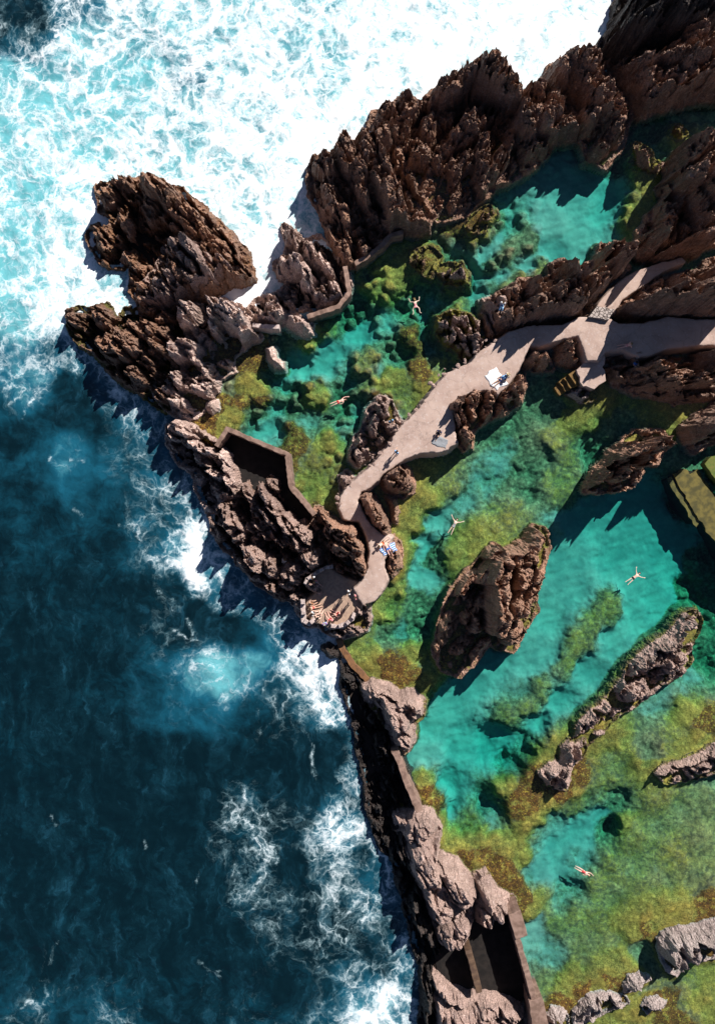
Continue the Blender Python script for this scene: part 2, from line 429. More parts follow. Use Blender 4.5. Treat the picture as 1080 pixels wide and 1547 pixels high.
rock('lava_crag', 'tall dark lava crag with a pale smooth slab, above the upper pool',
     [(560,178,2),(568,158,3),(590,150,4),(606,128,5),(624,126,5),(640,136,5),(660,108,6),(690,94,6),(722,66,8),(752,66,8),(785,96,7),(795,122,6),(788,142,5),(778,190),(790,228),(768,262),(735,292),(705,322),(662,332),(642,306),(618,252),(590,208)],
     [(745,90,9.0,40,22,-35),(772,120,7.4,26,18,-40),(690,112,7.2,34,16,30),(618,146,5.2,20,15,-50),(588,165,4.6,18,16,-30),(712,180,5.6,32,19,40),(690,204,4.6,24,12,40),(700,238,4.2,26,15,40),(732,226,5.0,46,13,85),(732,268,3.4,20,11,80),(642,218,3.6,26,18,60),(655,232,3.0,20,15,60),(648,185,4.2,22,14,80),(610,200,3.2,22,14,-50),(690,288,2.8,24,8,70),(612,170,4.0,20,12,40),(755,235,4.6,30,10,70)],
     hs=0.7, cellr=.62, big=1.18, zb=1.6, ang=62, mat='brown', ledge=.3, fill=(.2, .62), sp=1.9, ratio=2.0, relief=.9, low=.25, rust=.2)
rock('lava_crag', 'knobbly brown lava crag mid upper ridge, its face dropping to the shaded pool',
     [(778,128,4),(800,116,5),(822,104,6),(842,112,5),(866,146),(880,172),(880,192),(868,208),(835,212),(826,232),(806,252),(772,272),(750,280),(762,232),(772,182)],
     [(818,122,6.6,18,17,0),(800,165,6.4,36,18,-60),(830,165,6.6,34,22,-30),(860,180,5.6,22,18,-30),(808,208,4.6,24,15,60),(826,200,4.4,20,10,80),(768,222,4.6,26,9,70),(768,202,4.4,14,10,60),(842,140,6.0,20,14,-40)],
     hs=0.76, cellr=.62, big=1.18, zb=1.8, ang=70, mat='brown', ledge=.2, fill=(.2, .62), sp=1.9, relief=.75)
rock('lava_crag', 'round topped brown lava crag with a grey western face against the surf',
     [(832,92,5),(846,68,6),(862,60,7),(884,46,7),(906,62,7),(925,92),(956,140),(960,162),(946,190),(940,222),(912,250),(888,240),(872,200),(862,152),(838,122,4)],
     [(893,78,8.0,34,24,-30),(850,96,6.6,24,18,60),(905,112,7.2,30,18,-30),(925,140,7.0,34,20,-40),(895,165,5.0,24,14,70),(935,175,5.0,16,26,10),(912,212,3.4,18,12,60)],
     hs=0.7, cellr=.62, big=1.18, zb=1.8, ang=60, mat='brown', ledge=.2, fill=(.2, .62), sp=1.9, relief=.75)
rock('lava_crag', 'broad rough brown lava crag filling the upper right corner, crumbly and sunlit on top',
     [(918,84,5),(945,58,6),(1000,46,7),(1090,18,8),(1190,0,8),(1190,100),(1100,150),(1050,150),(1000,165),(962,176),(950,150),(936,112)],
     [(985,95,8.4,48,28,20),(1050,70,9.4,50,30,20),(1040,112,7.6,44,20,15),(962,125,6.8,26,24,40),(1062,32,9.6,22,14,-30),(1000,140,6.0,40,14,10),(1110,80,8.6,44,34,20)],
     hs=0.62, cellr=.62, big=1.18, zb=3.5, ang=25, mat='brown', ledge=.1, sp=1.3, relief=.6, rough=1.1)
rock('sea_cliff', 'grey streaked sea cliff rising out of the surf in the top right corner',
     [(896,66,3),(916,50,4),(938,22,5),(948,-20,6),(960,-60,6),(1190,-60,6),(1190,60),(1060,70),(1000,90),(950,100),(920,90)],
     [(985,10,10.5,60,20,35),(960,34,8.5,40,14,50),(1060,-10,11,60,26,15),(1010,-30,11,60,30,30)],
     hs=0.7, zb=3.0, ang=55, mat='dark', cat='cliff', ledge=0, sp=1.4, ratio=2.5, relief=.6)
# ---- rocks standing in the upper pool
rock('pool_rock', 'low brown and yellow weedy rock awash below the upper ridge, largest in the upper pool',
     [(622,378),(640,372),(655,370),(664,385),(658,402),(650,418),(632,410),(622,394)],
     [(640,392,.9,14,16,60)], zb=.5, mat='brown', algae=.8, ledge=1.4, sp=.9, relief=.8, dmin=.4, edge=.25)
rock('pool_rock', 'small weed-fringed rock with two bare pale knobs in the upper pool',
     [(665,400),(680,394),(698,396),(706,410),(704,426),(688,430),(672,428),(664,414)],
     [(676,412,1.1,8,13,85),(692,414,1.1,8,12,80)], zb=.5, mat='mauve', algae=.7, ledge=1.2, auto=False, dmin=.4, edge=.25)
rock('pool_rock', 'cluster of half drowned brown rocks at the left end of the bright turquoise pool',
     [(716,324),(726,312),(742,308),(748,322),(738,336),(728,348),(712,352),(704,340)],
     [(730,325,.9,14,8,55),(714,342,.6,8,8,40)], zb=.4, mat='brown', algae=.6, ledge=1.3, sp=.8, dmin=.4, edge=.25)
rock('pool_rock', 'square brown lava block with a weedy foot in the shaded end of the upper pool',
     [(961,216),(972,209),(986,206),(996,214),(998,230),(999,248),(990,262),(980,258),(966,250),(960,236)],
     [(978,228,2.6,18,17,70)], zb=1.4, mat='brown', ledge=1.0, sp=1.0, algae=.3, edge=.25, rough=1.2)
rock('pool_rock', 'tiny weed-topped rock in the shade near the right edge of the upper pool',
     [(1020,190),(1030,184),(1038,192),(1036,202),(1026,206),(1018,200)],
     [(1028,195,.9,9,9,0)], zb=.5, mat='brown', algae=.7, ledge=1.2, auto=False, dmin=.4, edge=.2)
# ---- ridge between the upper pool and the path
rock('lava_knoll', 'weedy rock by the upper pool with a pale gnarled spur down to the path',
     [(662,478),(690,463),(714,470),(730,480),(727,500),(736,520),(738,540),(724,552),(704,548),(690,530),(672,518),(662,502)],
     [(690,482,2.2,26,12,15),(716,496,2.4,24,10,-55),(726,525,2.4,20,8,-80),(680,505,1.6,14,10,60)],
     zb=1.0, ang=-60, mat='mauve', algae=.75, ledge=1.0, sp=1.2, edge=.3)
rock('lava_knoll', 'dark lava knoll where two bathers rest above the path, with a pale streaked foot',
     [(730,455),(745,444),(762,440),(775,452),(785,486),(766,504),(745,504),(738,490),(734,472)],
     [(754,456,2.6,20,13,10),(745,488,2.0,20,8,-75),(766,490,2.0,22,9,-55)],
     zb=1.1, ang=-65, mat='mauve', ledge=.6, sp=1.2, edge=.3)
rock('lava_crag', 'dark brown ribbed crag right of the two resting bathers, between the pool and the path',
     [(786,424),(806,408),(830,414),(842,440),(836,470),(812,470),(792,458)],
     [(812,424,5.4,20,16,-60),(826,462,4.6,22,13,-60),(800,440,4.2,24,10,-75),(828,445,4.4,24,11,-65)],
     zb=1.6, ang=-70, mat='brown', ledge=.6, sp=1.2, ratio=2.2, edge=.3)
rock('lava_crag', 'tall brown horned crag overlooking the bend of the path near the cobbled slab',
     [(833,402),(848,394),(864,374),(880,378),(894,388),(898,420),(902,452),(892,472),(866,466),(842,440)],
     [(868,392,6.6,20,14,50),(886,400,6.4,16,13,20),(882,436,6.2,24,18,-60),(866,454,5.8,28,16,-50),(856,412,4.0,16,12,60)],
     zb=1.8, ang=-65, mat='brown', ledge=.5, sp=1.3, edge=.3)
rock('lava_crag', 'low crag with a pale sunlit cap at the lower end of the bright turquoise pool',
     [(896,398),(908,372),(930,357),(953,346),(968,358),(966,384),(948,404),(920,422),(902,418)],
     [(938,390,6.4,26,16,30),(934,364,5.6,28,11,25),(958,372,6.0,14,20,0),(924,400,4.6,14,12,-40),(910,385,3.0,12,14,60)],
     zb=1.3, ang=30, mat='brown', ledge=.8, sp=1.3, edge=.3)
rock('lava_ridge', 'large shadowy brown lava ridge at the right edge between the upper pool and the walkway',
     [(964,350),(990,318),(1004,300),(992,285),(1012,270),(1006,252),(1034,224),(1050,200),(1090,182),(1190,150),(1190,330),(1090,362),(1044,384),(1000,392),(966,386)],
     [(1052,214,5.4,14,24,10),(1064,246,6.4,18,12,-10),(1030,240,4.6,20,13,0),(1074,205,6.4,22,16,10),(1015,330,3.2,13,36,10),(1072,285,5.5,12,30,5),(1078,330,5,14,22,10),(1068,255,6.4,22,14,0),(1010,285,2.6,18,9,45),(1120,240,7.5,40,50,10),(1000,345,7.6,26,20,40),(1040,366,7.8,30,14,20),(1070,352,8,26,16,20),(980,365,3.6,16,14,40),(1090,350,7,30,20,30)],
     hs=1.1, cellr=.62, big=1.18, zb=1.4, ang=70, mat='brown', ledge=.5, sp=1.6, ratio=1.8, relief=.85, low=.35)
# ---- ridge between the two walkways
rock('lava_crag', 'low tan lava wedge standing between the two shaded walkways beside the cobbled slab',
     [(934,470),(940,455),(964,446),(986,438),(982,452),(968,466),(968,480),(950,482)],
     [(950,466,2.6,20,10,-45),(972,448,2.4,18,8,30)], zb=1.1, ang=-40, mat='warm', ledge=.1, sp=1.1, edge=.3)
rock('lava_crag', 'rounded brown crag between the two shaded walkways with a dark cleft on its right',
     [(988,474),(998,436),(1016,408),(1036,404),(1048,412),(1042,440),(1030,474),(1008,480)],
     [(1016,440,6.2,36,22,65),(1040,424,5.4,30,13,75)], zb=2.2, ang=65, mat='warm', ledge=.1, sp=1.2, edge=.3, rough=1.2)
rock('lava_crag', 'tall brown crag at the right edge above the broad shaded walkway',
     [(1046,474),(1052,424),(1066,398),(1110,372),(1190,350),(1190,470),(1090,482)],
     [(1072,420,6.6,30,16,70),(1120,410,7.0,40,30,30),(1064,440,5,22,10,75)], zb=2.0, ang=65, mat='brown', ledge=.1, sp=1.4, edge=.3)
rock('lava_saddle', 'dark shaded lava saddle joining the crags between turquoise pool and path',
     [(730,474),(746,452),(786,428),(840,404),(872,388),(902,392),(930,412),(906,440),(897,470),(852,484),(800,490),(764,504),(740,504)],
     [(850,440,5.6,60,24,25),(790,468,3.6,40,16,25),(880,440,6.0,30,20,30),(915,412,5.0,30,20,30)], zb=3.0, ang=-65, mat='brown', ledge=.6, sp=1.3, edge=.3, fill=(.7,1.0))
rock('lava_saddle', 'dark shaded lava wall joining the crags between the two shaded walkways',
     [(930,472),(946,450),(988,424),(1040,402),(1090,384),(1190,360),(1190,476),(1060,480),(1000,480),(958,482)],
     [(1000,452,7.0,60,22,20),(1050,435,7.8,50,24,20),(955,462,4.6,30,12,20),(1110,425,8,60,30,20)], zb=6.0, ang=65, mat='brown', ledge=.1, sp=1.3, edge=.3, fill=(.7,1.0))
rock('lava_saddle', 'low dark lava between stepped platform and gravelly knoll, with bathers in shade',
     [(914,546),(930,536),(955,536),(990,540),(1060,540),(1190,530),(1190,590),(1060,600),(1010,604),(960,592),(926,580)],
     [(1045,565,4.0,60,20,5),(940,560,1.7,20,14,0)], zb=1.7, ang=10, mat='brown', ledge=.5, sp=1.3, edge=.3, fill=(.7,1.0))
# ---- rim between the path and the middle pool
rock('lava_ledge', 'brown bouldery rim along the lower edge of the pale path by the white towel',
     [(672,612),(690,596),(702,600),(720,587),(745,580),(768,590),(784,560),(796,552),(801,574),(792,600),(762,622),(737,632),(716,642),(710,674),(700,680),(686,655),(672,634)],
     [(690,606,3.6,17,13,30),(702,640,3.4,38,10,-68),(722,598,3.6,17,14,60),(746,596,3.2,15,13,60),(772,590,3.0,18,13,50),(792,572,3.0,14,18,80),(716,618,2.8,16,9,-70),(738,618,2.6,14,12,60)],
     zb=1.7, ang=-70, mat='warm', ledge=.9, sp=1.1, relief=.8, edge=.3)
rock('lava_ledge', 'pair of brown humps with a dark gap left of the stepped platform',
     [(788,548),(804,522),(828,526),(838,538),(834,556),(810,558)],
     [(806,538,3.0,13,12,40),(826,540,2.8,13,12,60)], zb=1.5, mat='warm', ledge=.6, auto=False, edge=.3)
rock('lava_ledge', 'chunky brown rock at the corner of the path directly above the yellow steps',
     [(838,526),(852,508),(872,503),(884,510),(886,535),(876,556),(856,552),(842,546)],
     [(864,526,3.6,24,18,-50),(850,540,2.8,14,10,60)], zb=1.7, mat='brown', ledge=.4, sp=1.1, edge=.3)
rock('lava_knoll', 'brown gravelly knoll with a smooth grey stone below the broad shaded walkway',
     [(948,562),(962,545),(976,536),(1000,532),(1028,534),(1042,560),(1036,588),(1018,606),(998,592),(972,580)],
     [(1000,556,4.0,40,18,10),(1014,580,3.6,20,20,-50),(998,575,3.4,11,10,0),(966,562,2.4,16,12,20)],
     zb=1.6, ang=10, mat='warm', ledge=.7, sp=1.1, rough=1.3, edge=.3)
rock('lava_knoll', 'rough brown knoll at the right edge below the broad shaded walkway',
     [(1042,540),(1060,522),(1100,510),(1190,500),(1190,560),(1090,572),(1062,586),(1046,590),(1044,565)],
     [(1066,542,4.4,26,17,30),(1100,535,4.6,30,20,20),(1054,574,2.4,14,12,40)],
     zb=1.8, ang=20, mat='brown', ledge=.7, sp=1.2, rough=1.2, edge=.3)
rock('lava_crag', 'steep brown crag casting a long shadow over the deep turquoise pool on the right',
     [(884,742),(898,712),(928,680),(960,655),(1000,648),(1028,644),(1042,664),(1020,694),(992,692),(976,714),(952,732),(925,740)],
     [(960,676,7.2,24,16,25),(978,672,7.4,24,16,10),(955,702,5.2,16,15,60),(1014,668,6.6,16,19,-60),(990,690,5.0,16,9,70),(912,720,4.4,24,9,38),(925,700,6.2,32,12,38),(945,716,4.6,16,14,0)],
     zb=2.0, ang=45, mat='warm', ledge=.2, sp=1.2, relief=.85, rough=1.3, edge=.3)
rock('lava_crag', 'brown crag at the right edge between the dark channel and the deep turquoise pool',
     [(1030,648),(1046,634),(1080,612),(1190,570),(1190,640),(1084,662),(1046,680),(1034,668)],
     [(1058,636,5.0,30,11,28),(1076,650,5.6,24,15,20),(1110,620,6.2,40,24,25)],
     zb=2.0, ang=30, mat='brown', ledge=.2, sp=1.2, edge=.3)
rock('pool_rock', 'grey stone lump at the foot of the stepped bathing platform',
     [(856,593),(866,585),(884,582),(898,588),(905,594),(896,604),(874,607)], [(880,594,1.2,20,9,5)], zb=.7, mat='grey', ledge=.9, auto=False, edge=.15, dmin=.4, algae=.2)
# ---- left of the path
rock('lava_knoll', 'gnarled grey lava knoll left of the pale path, carrying a bather in light blue',
     [(530,692),(538,660),(552,640),(556,618),(574,596),(590,602),(600,628),(612,648),(598,664),(576,672),(556,690),(540,704)],
     [(578,612,3.0,16,10,-60),(566,640,2.6,24,8,75),(592,640,2.6,20,11,-50),(546,664,2.2,14,10,60),(548,688,2.4,18,13,-50),(570,662,2.0,14,9,40)],
     zb=1.0, ang=-65, mat='mauve', ledge=.7, sp=1.1, relief=.85, edge=.3)
rock('lava_knoll', 'small leaning grey slab of lava on the left bank of the path bend',
     [(512,720),(522,712),(532,724),(538,738),(526,750),(516,744)],
     [(523,730,2.8,18,8,-65)], zb=1.2, mat='mauve', ledge=.5, auto=False, edge=.25)
rock('boulder', 'dark cracked boulder on the right of the path below the walker in blue',
     [(572,722),(586,704),(600,696),(622,708),(628,726),(626,744),(608,752),(592,744),(578,738)],
     [(603,716,3.8,24,13,-40),(610,735,3.4,18,9,10),(588,726,3.4,13,11,-40)], zb=1.4, mat='brown', cat='boulder', ledge=1.2, sp=1.0, edge=.25, rough=.8)
rock('boulder', 'long dark brown boulder lying on the right of the path bend, shading the pale paving',
     [(538,752),(552,740),(566,750),(580,772),(590,794),(590,812),(576,810),(560,796),(546,774)],
     [(562,768,4.0,38,15,-56),(580,795,3.6,24,10,-60)], zb=1.6, mat='brown', cat='boulder', ledge=1.2, auto=False, edge=.2, relief=.55, rough=.7)
rock('boulder', 'smaller rubble boulder between the two dark boulders and the weedy pool edge',
     [(582,750),(600,752),(606,768),(600,790),(592,788),(588,770)],
     [(592,762,2.0,10,12,60),(598,780,1.6,8,10,60)], zb=.8, mat='brown', cat='boulder', ledge=1.2, auto=False, edge=.25)
rock('boulder', 'rounded brown boulder at the pool side of the path by the orange and blue towels',
     [(578,832),(584,818),(594,808),(604,818),(608,842),(607,862),(594,878),(584,872),(578,856)],
     [(594,848,2.6,28,13,-78),(590,862,2.2,12,12,0)], zb=1.2, mat='warm', cat='boulder', ledge=.9, auto=False, edge=.2, rough=.8)
rock('lava_crag', 'high brown rock tower left of the path, throwing black shade over the lookout terrace',
     [(476,776),(482,768),(496,780),(508,790),(526,794),(546,798),(556,815),(557,838),(554,862),(548,882),(530,884),(508,866),(494,846),(486,820),(478,800)],
     [(492,782,5.0,16,8,-55),(516,806,6.0,26,20,-30),(530,826,5.8,26,16,-35),(542,850,5.0,26,12,-70),(510,832,5.0,20,12,-40),(498,806,4.6,16,12,-60)],
     zb=2.6, ang=-38, mat='warm', ledge=.2, sp=1.3, edge=.3, slope=4, relief=.7)
# ---- rim west of the dark pit and the south-west shore
rock('lava_shore', 'pale jagged lava shore between the sea and the black pit behind the angled wall',
     [(244,640),(262,632),(285,640),(300,652),(320,664),(344,682),(352,702),(362,730),(358,748),(342,752),(326,770),(314,772),(300,742),(284,712),(258,692),(246,668)],
     [(258,648,3.0,14,20,20),(276,660,3.2,22,13,-30),(300,675,3.2,26,9,-30),(318,660,2.2,11,7,-30),(340,690,3.4,22,13,-60),(345,720,3.2,30,13,-65),(318,712,2.8,22,8,-30),(270,640,2.4,20,9,-40)],
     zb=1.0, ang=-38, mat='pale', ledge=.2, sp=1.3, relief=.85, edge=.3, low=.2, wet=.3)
rock('lava_shore', 'big folded brown lava shore below the black pit, above the breaking white wave',
     [(312,772),(335,757),(362,738),(378,728),(388,745),(402,722),(418,716),(424,748),(442,776),(450,792),(464,786),(478,800),(484,830),(488,852),(468,868),(448,878),(440,898),(426,905),(408,895),(384,880),(360,857),(332,827),(316,802)],
     [(410,730,3.2,10,14,60),(406,758,3.6,36,11,-52),(432,790,3.6,24,16,-50),(374,745,2.4,20,8,-60),(394,780,3.0,40,9,-48),(352,800,3.0,24,16,-50),(385,805,3.0,26,13,-40),(405,800,2.6,26,10,-50),(390,850,3.2,36,22,-45),(372,862,2.8,26,12,-45),(456,810,3.6,18,16,-50),(462,836,4.0,40,16,-58),(345,780,2.2,18,10,-30),(416,815,2.6,20,9,-50),(400,880,2.2,24,10,-50)],
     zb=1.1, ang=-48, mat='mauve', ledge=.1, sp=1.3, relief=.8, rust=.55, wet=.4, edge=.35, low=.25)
rock('lava_terrace', 'dark stepped lava base under the walled lookout terrace, above the sea',
     [(420,864),(432,852),(448,850),(468,856),(486,872),(500,892),(520,905),(556,905),(558,930),(552,950),(532,962),(508,966),(482,947),(462,946),(444,918),(424,894)],
     [(440,870,2.8,22,17,-30),(440,896,1.9,26,10,-40),(470,862,2.4,16,8,20),(546,920,2.2,13,16,0),(522,955,1.4,22,9,20),(476,890,2.1,18,8,-40),(455,910,1.5,12,14,0)],
     zb=.9, ang=-35, mat='mauve', ledge=.2, sp=1.2, edge=.3)
# ---- islands in the middle pool
rock('lava_islet', 'big rugged brown lava islet standing alone in the turquoise middle pool',
     [(738,830),(746,824),(756,834),(772,826),(792,814),(806,797),(824,803),(833,828),(826,870),(820,902),(822,930),(802,960),(786,992),(762,986),(742,974),(724,998),(694,1022),(668,1012),(656,984),(664,944),(680,894),(702,866),(724,850)],
     [(810,822,5.0,28,20,55),(786,842,5.8,34,22,50),(766,868,7.6,34,18,60),(800,866,5.2,40,20,70),(795,912,4.6,40,20,65),(766,905,7.8,38,15,78),(764,945,6.8,32,16,80),(782,962,3.8,24,18,50),(812,890,4.0,30,12,75),(738,868,4.2,26,9,55),(716,944,2.6,22,14,-45),(708,884,2.6,28,8,52),(674,944,1.5,13,8,60),(680,1004,1.0,14,7,-50),(660,980,1.0,10,7,-60),(750,838,4.2,14,11,60),(700,975,1.2,30,14,60),(725,910,1.4,26,12,60)],
     zb=.8, ang=58, mat='warm', cat='islet', ledge=.7, sp=1.3, relief=.8, edge=.3, low=.4, algae=.06, auto=False, grow=.1, rough=.8)
rock('lava_reef', 'long grey-brown reef running diagonally between the deep pool and the lower right pool',
     [(868,1124),(872,1098),(890,1080),(914,1060),(930,1038),(950,1008),(985,974),(1008,960),(1034,930),(1052,926),(1060,940),(1056,956),(1044,980),(1050,1002),(1032,1025),(1000,1040),(984,1056),(958,1066),(930,1076),(912,1100),(888,1120)],
     [(1012,990,3.6,36,22,38),(1030,1005,3.2,24,16,45),(985,1005,2.8,22,12,40),(1048,945,2.6,14,11,40),(1028,960,2.4,13,13,60),(952,1050,2.0,18,12,40),(942,1036,1.8,10,10,40),(892,1090,1.7,14,13,50),(990,1048,1.3,14,7,40),(920,1072,1.2,12,7,40),(880,1110,1.3,12,10,40)],
     zb=1.1, hs=1.0, grow=.3, ang=42, mat='mauve', ledge=.8, sp=1.1, edge=.25, algae=.15, low=.3)
rock('pool_rock', 'bare mauve rock ringed by orange weed at the tip of the diagonal reef',
     [(815,1166),(830,1154),(846,1150),(850,1130),(860,1118),(870,1132),(868,1165),(860,1200),(842,1196),(826,1182)],
     [(844,1172,1.9,28,18,50),(860,1142,1.7,20,9,85),(852,1188,1.5,14,10,60)], zb=.8, mat='mauve', ledge=1.6, auto=False, edge=.2, rough=.8, algae=.1)
rock('pool_rock', 'small mauve knob just right of the weed-ringed rock at the reef tip',
     [(870,1126),(880,1118),(886,1132),(882,1150),(874,1154),(868,1140)],
     [(877,1137,1.2,15,8,80)], zb=.6, mat='mauve', ledge=.9, auto=False, edge=.2, rough=.8, algae=.1)
rock('lava_reef', 'low tapering mauve reef entering from the right edge of the lower pool',
     [(989,1167),(1004,1158),(1018,1154),(1050,1142),(1072,1128),(1190,1090),(1190,1140),(1084,1174),(1046,1177),(1004,1182)],
     [(1010,1168,1.3,20,8,12),(1040,1162,1.6,22,10,12),(1068,1150,1.9,24,13,25),(1110,1135,2.2,40,16,20)],
     zb=.8, ang=15, mat='mauve', ledge=1.0, sp=.9, edge=.25, algae=.1)
rock('boulder', 'largest grey boulder, deeply cracked, at the lower right edge',
     [(994,1422),(1008,1406),(1040,1400),(1070,1393),(1110,1384),(1170,1380),(1170,1460),(1084,1478),(1052,1474),(1030,1486),(1008,1466),(998,1444)],
     [(1030,1428,3.4,30,20,20),(1056,1440,3.8,14,34,5),(1072,1420,4.0,16,24,5),(1030,1462,2.8,22,13,-45),(1008,1436,2.6,12,10,0),(1110,1425,4.2,36,36,0)],
     zb=1.8, mat='grey', cat='boulder', ledge=1.2, auto=False, edge=.25, relief=.5, rough=.8)
rock('boulder', 'round grey boulder at the lower right, upper of the two loose ones',
     [(942,1490),(950,1475),(965,1470),(980,1476),(989,1490),(984,1504),(970,1513),(952,1510),(943,1502)],
     [(966,1490,2.2,22,18,30)], zb=1.2, mat='grey', cat='boulder', ledge=1.0, auto=False, edge=.15, relief=.55, rough=.7)
rock('boulder', 'flat grey boulder at the lower right, lower of the two loose ones',
     [(969,1520),(978,1510),(994,1506),(1006,1514),(1014,1526),(1010,1538),(994,1538),(978,1532)],
     [(992,1522,1.7,20,14,-20)], zb=1.0, mat='grey', cat='boulder', ledge=.8, auto=False, edge=.15, relief=.55, rough=.7)
rock('lava_reef', 'row of grey ribbed stones along the bottom edge left of the loose boulders',
     [(868,1528),(888,1506),(906,1502),(922,1504),(944,1510),(950,1522),(934,1532),(920,1540),(892,1550),(872,1552)],
     [(880,1526,1.4,10,18,-20),(900,1518,1.6,8,16,-20),(918,1516,1.6,8,15,-15),(936,1520,1.3,10,12,10)],
     zb=.8, ang=70, mat='grey', ledge=.7, sp=.9, edge=.2)
rock('boulder', 'grey stone beside the lower end of the right-hand concrete wall at the bottom edge',
     [(826,1532),(836,1524),(850,1522),(860,1540),(864,1570),(830,1575)],
     [(844,1545,1.9,14,24,-70)], zb=1.0, mat='grey', cat='boulder', ledge=.5, sp=.9, edge=.2)
# ---- stones at the weedy left corner of the upper pool
rock('boulder', 'small pale angular stone among brown weed near the angled wall',
     [(308,606),(318,600),(330,604),(331,618),(322,626),(310,618)],
     [(320,613,2.0,12,11,0)], zb=1.0, mat='pale', cat='boulder', ledge=.6, auto=False, edge=.12, relief=.5, rough=.6)
rock('boulder', 'narrow curved pink rock standing in black shade at the left of the upper pool',
     [(400,520),(410,518),(414,535),(426,548),(428,556),(416,556),(404,542)],
     [(406,528,2.4,12,6,-75),(417,548,2.2,13,6,-45)], zb=1.0, mat='pale', cat='boulder', ledge=.6, auto=False, edge=.12, relief=.5, rough=.6)
# ---- southern sea wall of lava
rock('sea_shelf', 'low dark wet lava shelf in the shade along the sea below the narrow wall',
     [(514,980),(528,1010),(546,1032),(566,1062),(590,1110),(606,1150),(634,1224),(600,1236),(592,1300),(574,1284),(554,1222),(546,1150),(534,1090),(520,1044)],
     [(560,1080,.8,30,12,-60),(580,1150,.9,40,14,-70),(600,1200,.8,30,14,-70)],
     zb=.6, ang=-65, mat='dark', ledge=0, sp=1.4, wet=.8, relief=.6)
rock('lava_block', 'flat topped mauve lava block between the rusty weir and the narrow concrete wall',
     [(548,1036),(562,1030),(588,1036),(602,1046),(624,1044),(640,1060),(638,1086),(626,1102),(628,1130),(613,1147),(602,1140),(592,1112),(574,1082),(556,1056)],
     [(580,1052,3.0,26,15,-30),(606,1062,3.2,26,16,-20),(600,1090,3.2,30,14,-60),(628,1072,2.8,12,22,10),(612,1122,2.8,16,20,10),(560,1048,2.2,14,10,-40)],
     zb=2.4, ang=-55, mat='mauve', ledge=.8, sp=1.4, relief=.45, slope=4, edge=.25, low=.6, rough=.5, algae=.1)
rock('sea_shelf', 'dark steep foot of the southern lava block dropping to the sea',
     [(574,1244),(600,1226),(625,1290),(645,1370),(662,1450),(655,1500),(668,1620),(636,1620),(640,1490),(620,1400),(598,1310)],
     [(612,1290,1.8,40,12,-70),(640,1400,1.8,50,12,-75),(650,1520,1.6,50,12,-85)],
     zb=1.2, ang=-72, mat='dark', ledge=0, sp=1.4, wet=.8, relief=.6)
rock('lava_block', 'long smooth mauve lava block with dark pockmarks, between the sea and the weedy pool bank',
     [(596,1228),(624,1222),(648,1224),(661,1248),(658,1286),(686,1298),(706,1326),(722,1356),(720,1390),(712,1424),(692,1456),(670,1440),(656,1400),(642,1360),(628,1320),(616,1288),(602,1250)],
     [(642,1248,3.2,20,28,10),(630,1270,3.0,18,26,15),(655,1325,3.8,50,26,-62),(694,1345,3.8,44,24,-60),(665,1385,3.4,28,20,-40),(690,1425,3.0,26,20,50),(606,1240,2.0,8,18,10),(675,1310,3.6,30,20,-50)],
     zb=2.6, ang=-60, mat='mauve', ledge=1.0, sp=1.6, relief=.4, slope=4, edge=.25, low=.7, rough=.45, algae=.1)
rock('lava_block', 'lumpy mauve rock with a small horn at the head of the right-hand concrete wall',
     [(718,1318),(730,1313),(744,1338),(758,1350),(774,1356),(780,1368),(770,1392),(762,1402),(746,1418),(728,1408),(719,1382),(722,1350)],
     [(728,1328,3.2,16,8,-50),(744,1368,3.2,24,20,0),(756,1388,2.8,16,14,0),(736,1400,2.6,16,14,0)],
     zb=2.0, ang=-60, mat='mauve', ledge=1.2, sp=1.2, edge=.2, relief=.5, low=.6, rough=.55, algae=.1)
rock('lava_block', 'ribbed mauve lava block at the bottom edge below the black pits',
     [(652,1466),(664,1474),(676,1486),(700,1496),(722,1498),(748,1500),(772,1510),(800,1540),(806,1620),(662,1620),(662,1540),(654,1500)],
     [(664,1490,3.0,12,24,10),(700,1515,2.8,30,22,-20),(740,1520,2.8,24,20,-30),(770,1540,2.8,26,20,-45),(700,1560,3.2,60,30,0)],
     zb=2.2, ang=-65, mat='mauve', ledge=.1, sp=1.3, ratio=2.2, relief=.45, edge=.25, low=.6, slope=4, rough=.6)
rock('sea_rock', 'small black rock awash in blue-white foam below the lookout terrace',
     [(489,980),(496,975),(506,982),(508,990),(498,991)],
     [(498,984,.5,9,6,-35)], zb=.3, mat='dark', ledge=0, auto=False, edge=.15, dmin=.3, wet=.9)
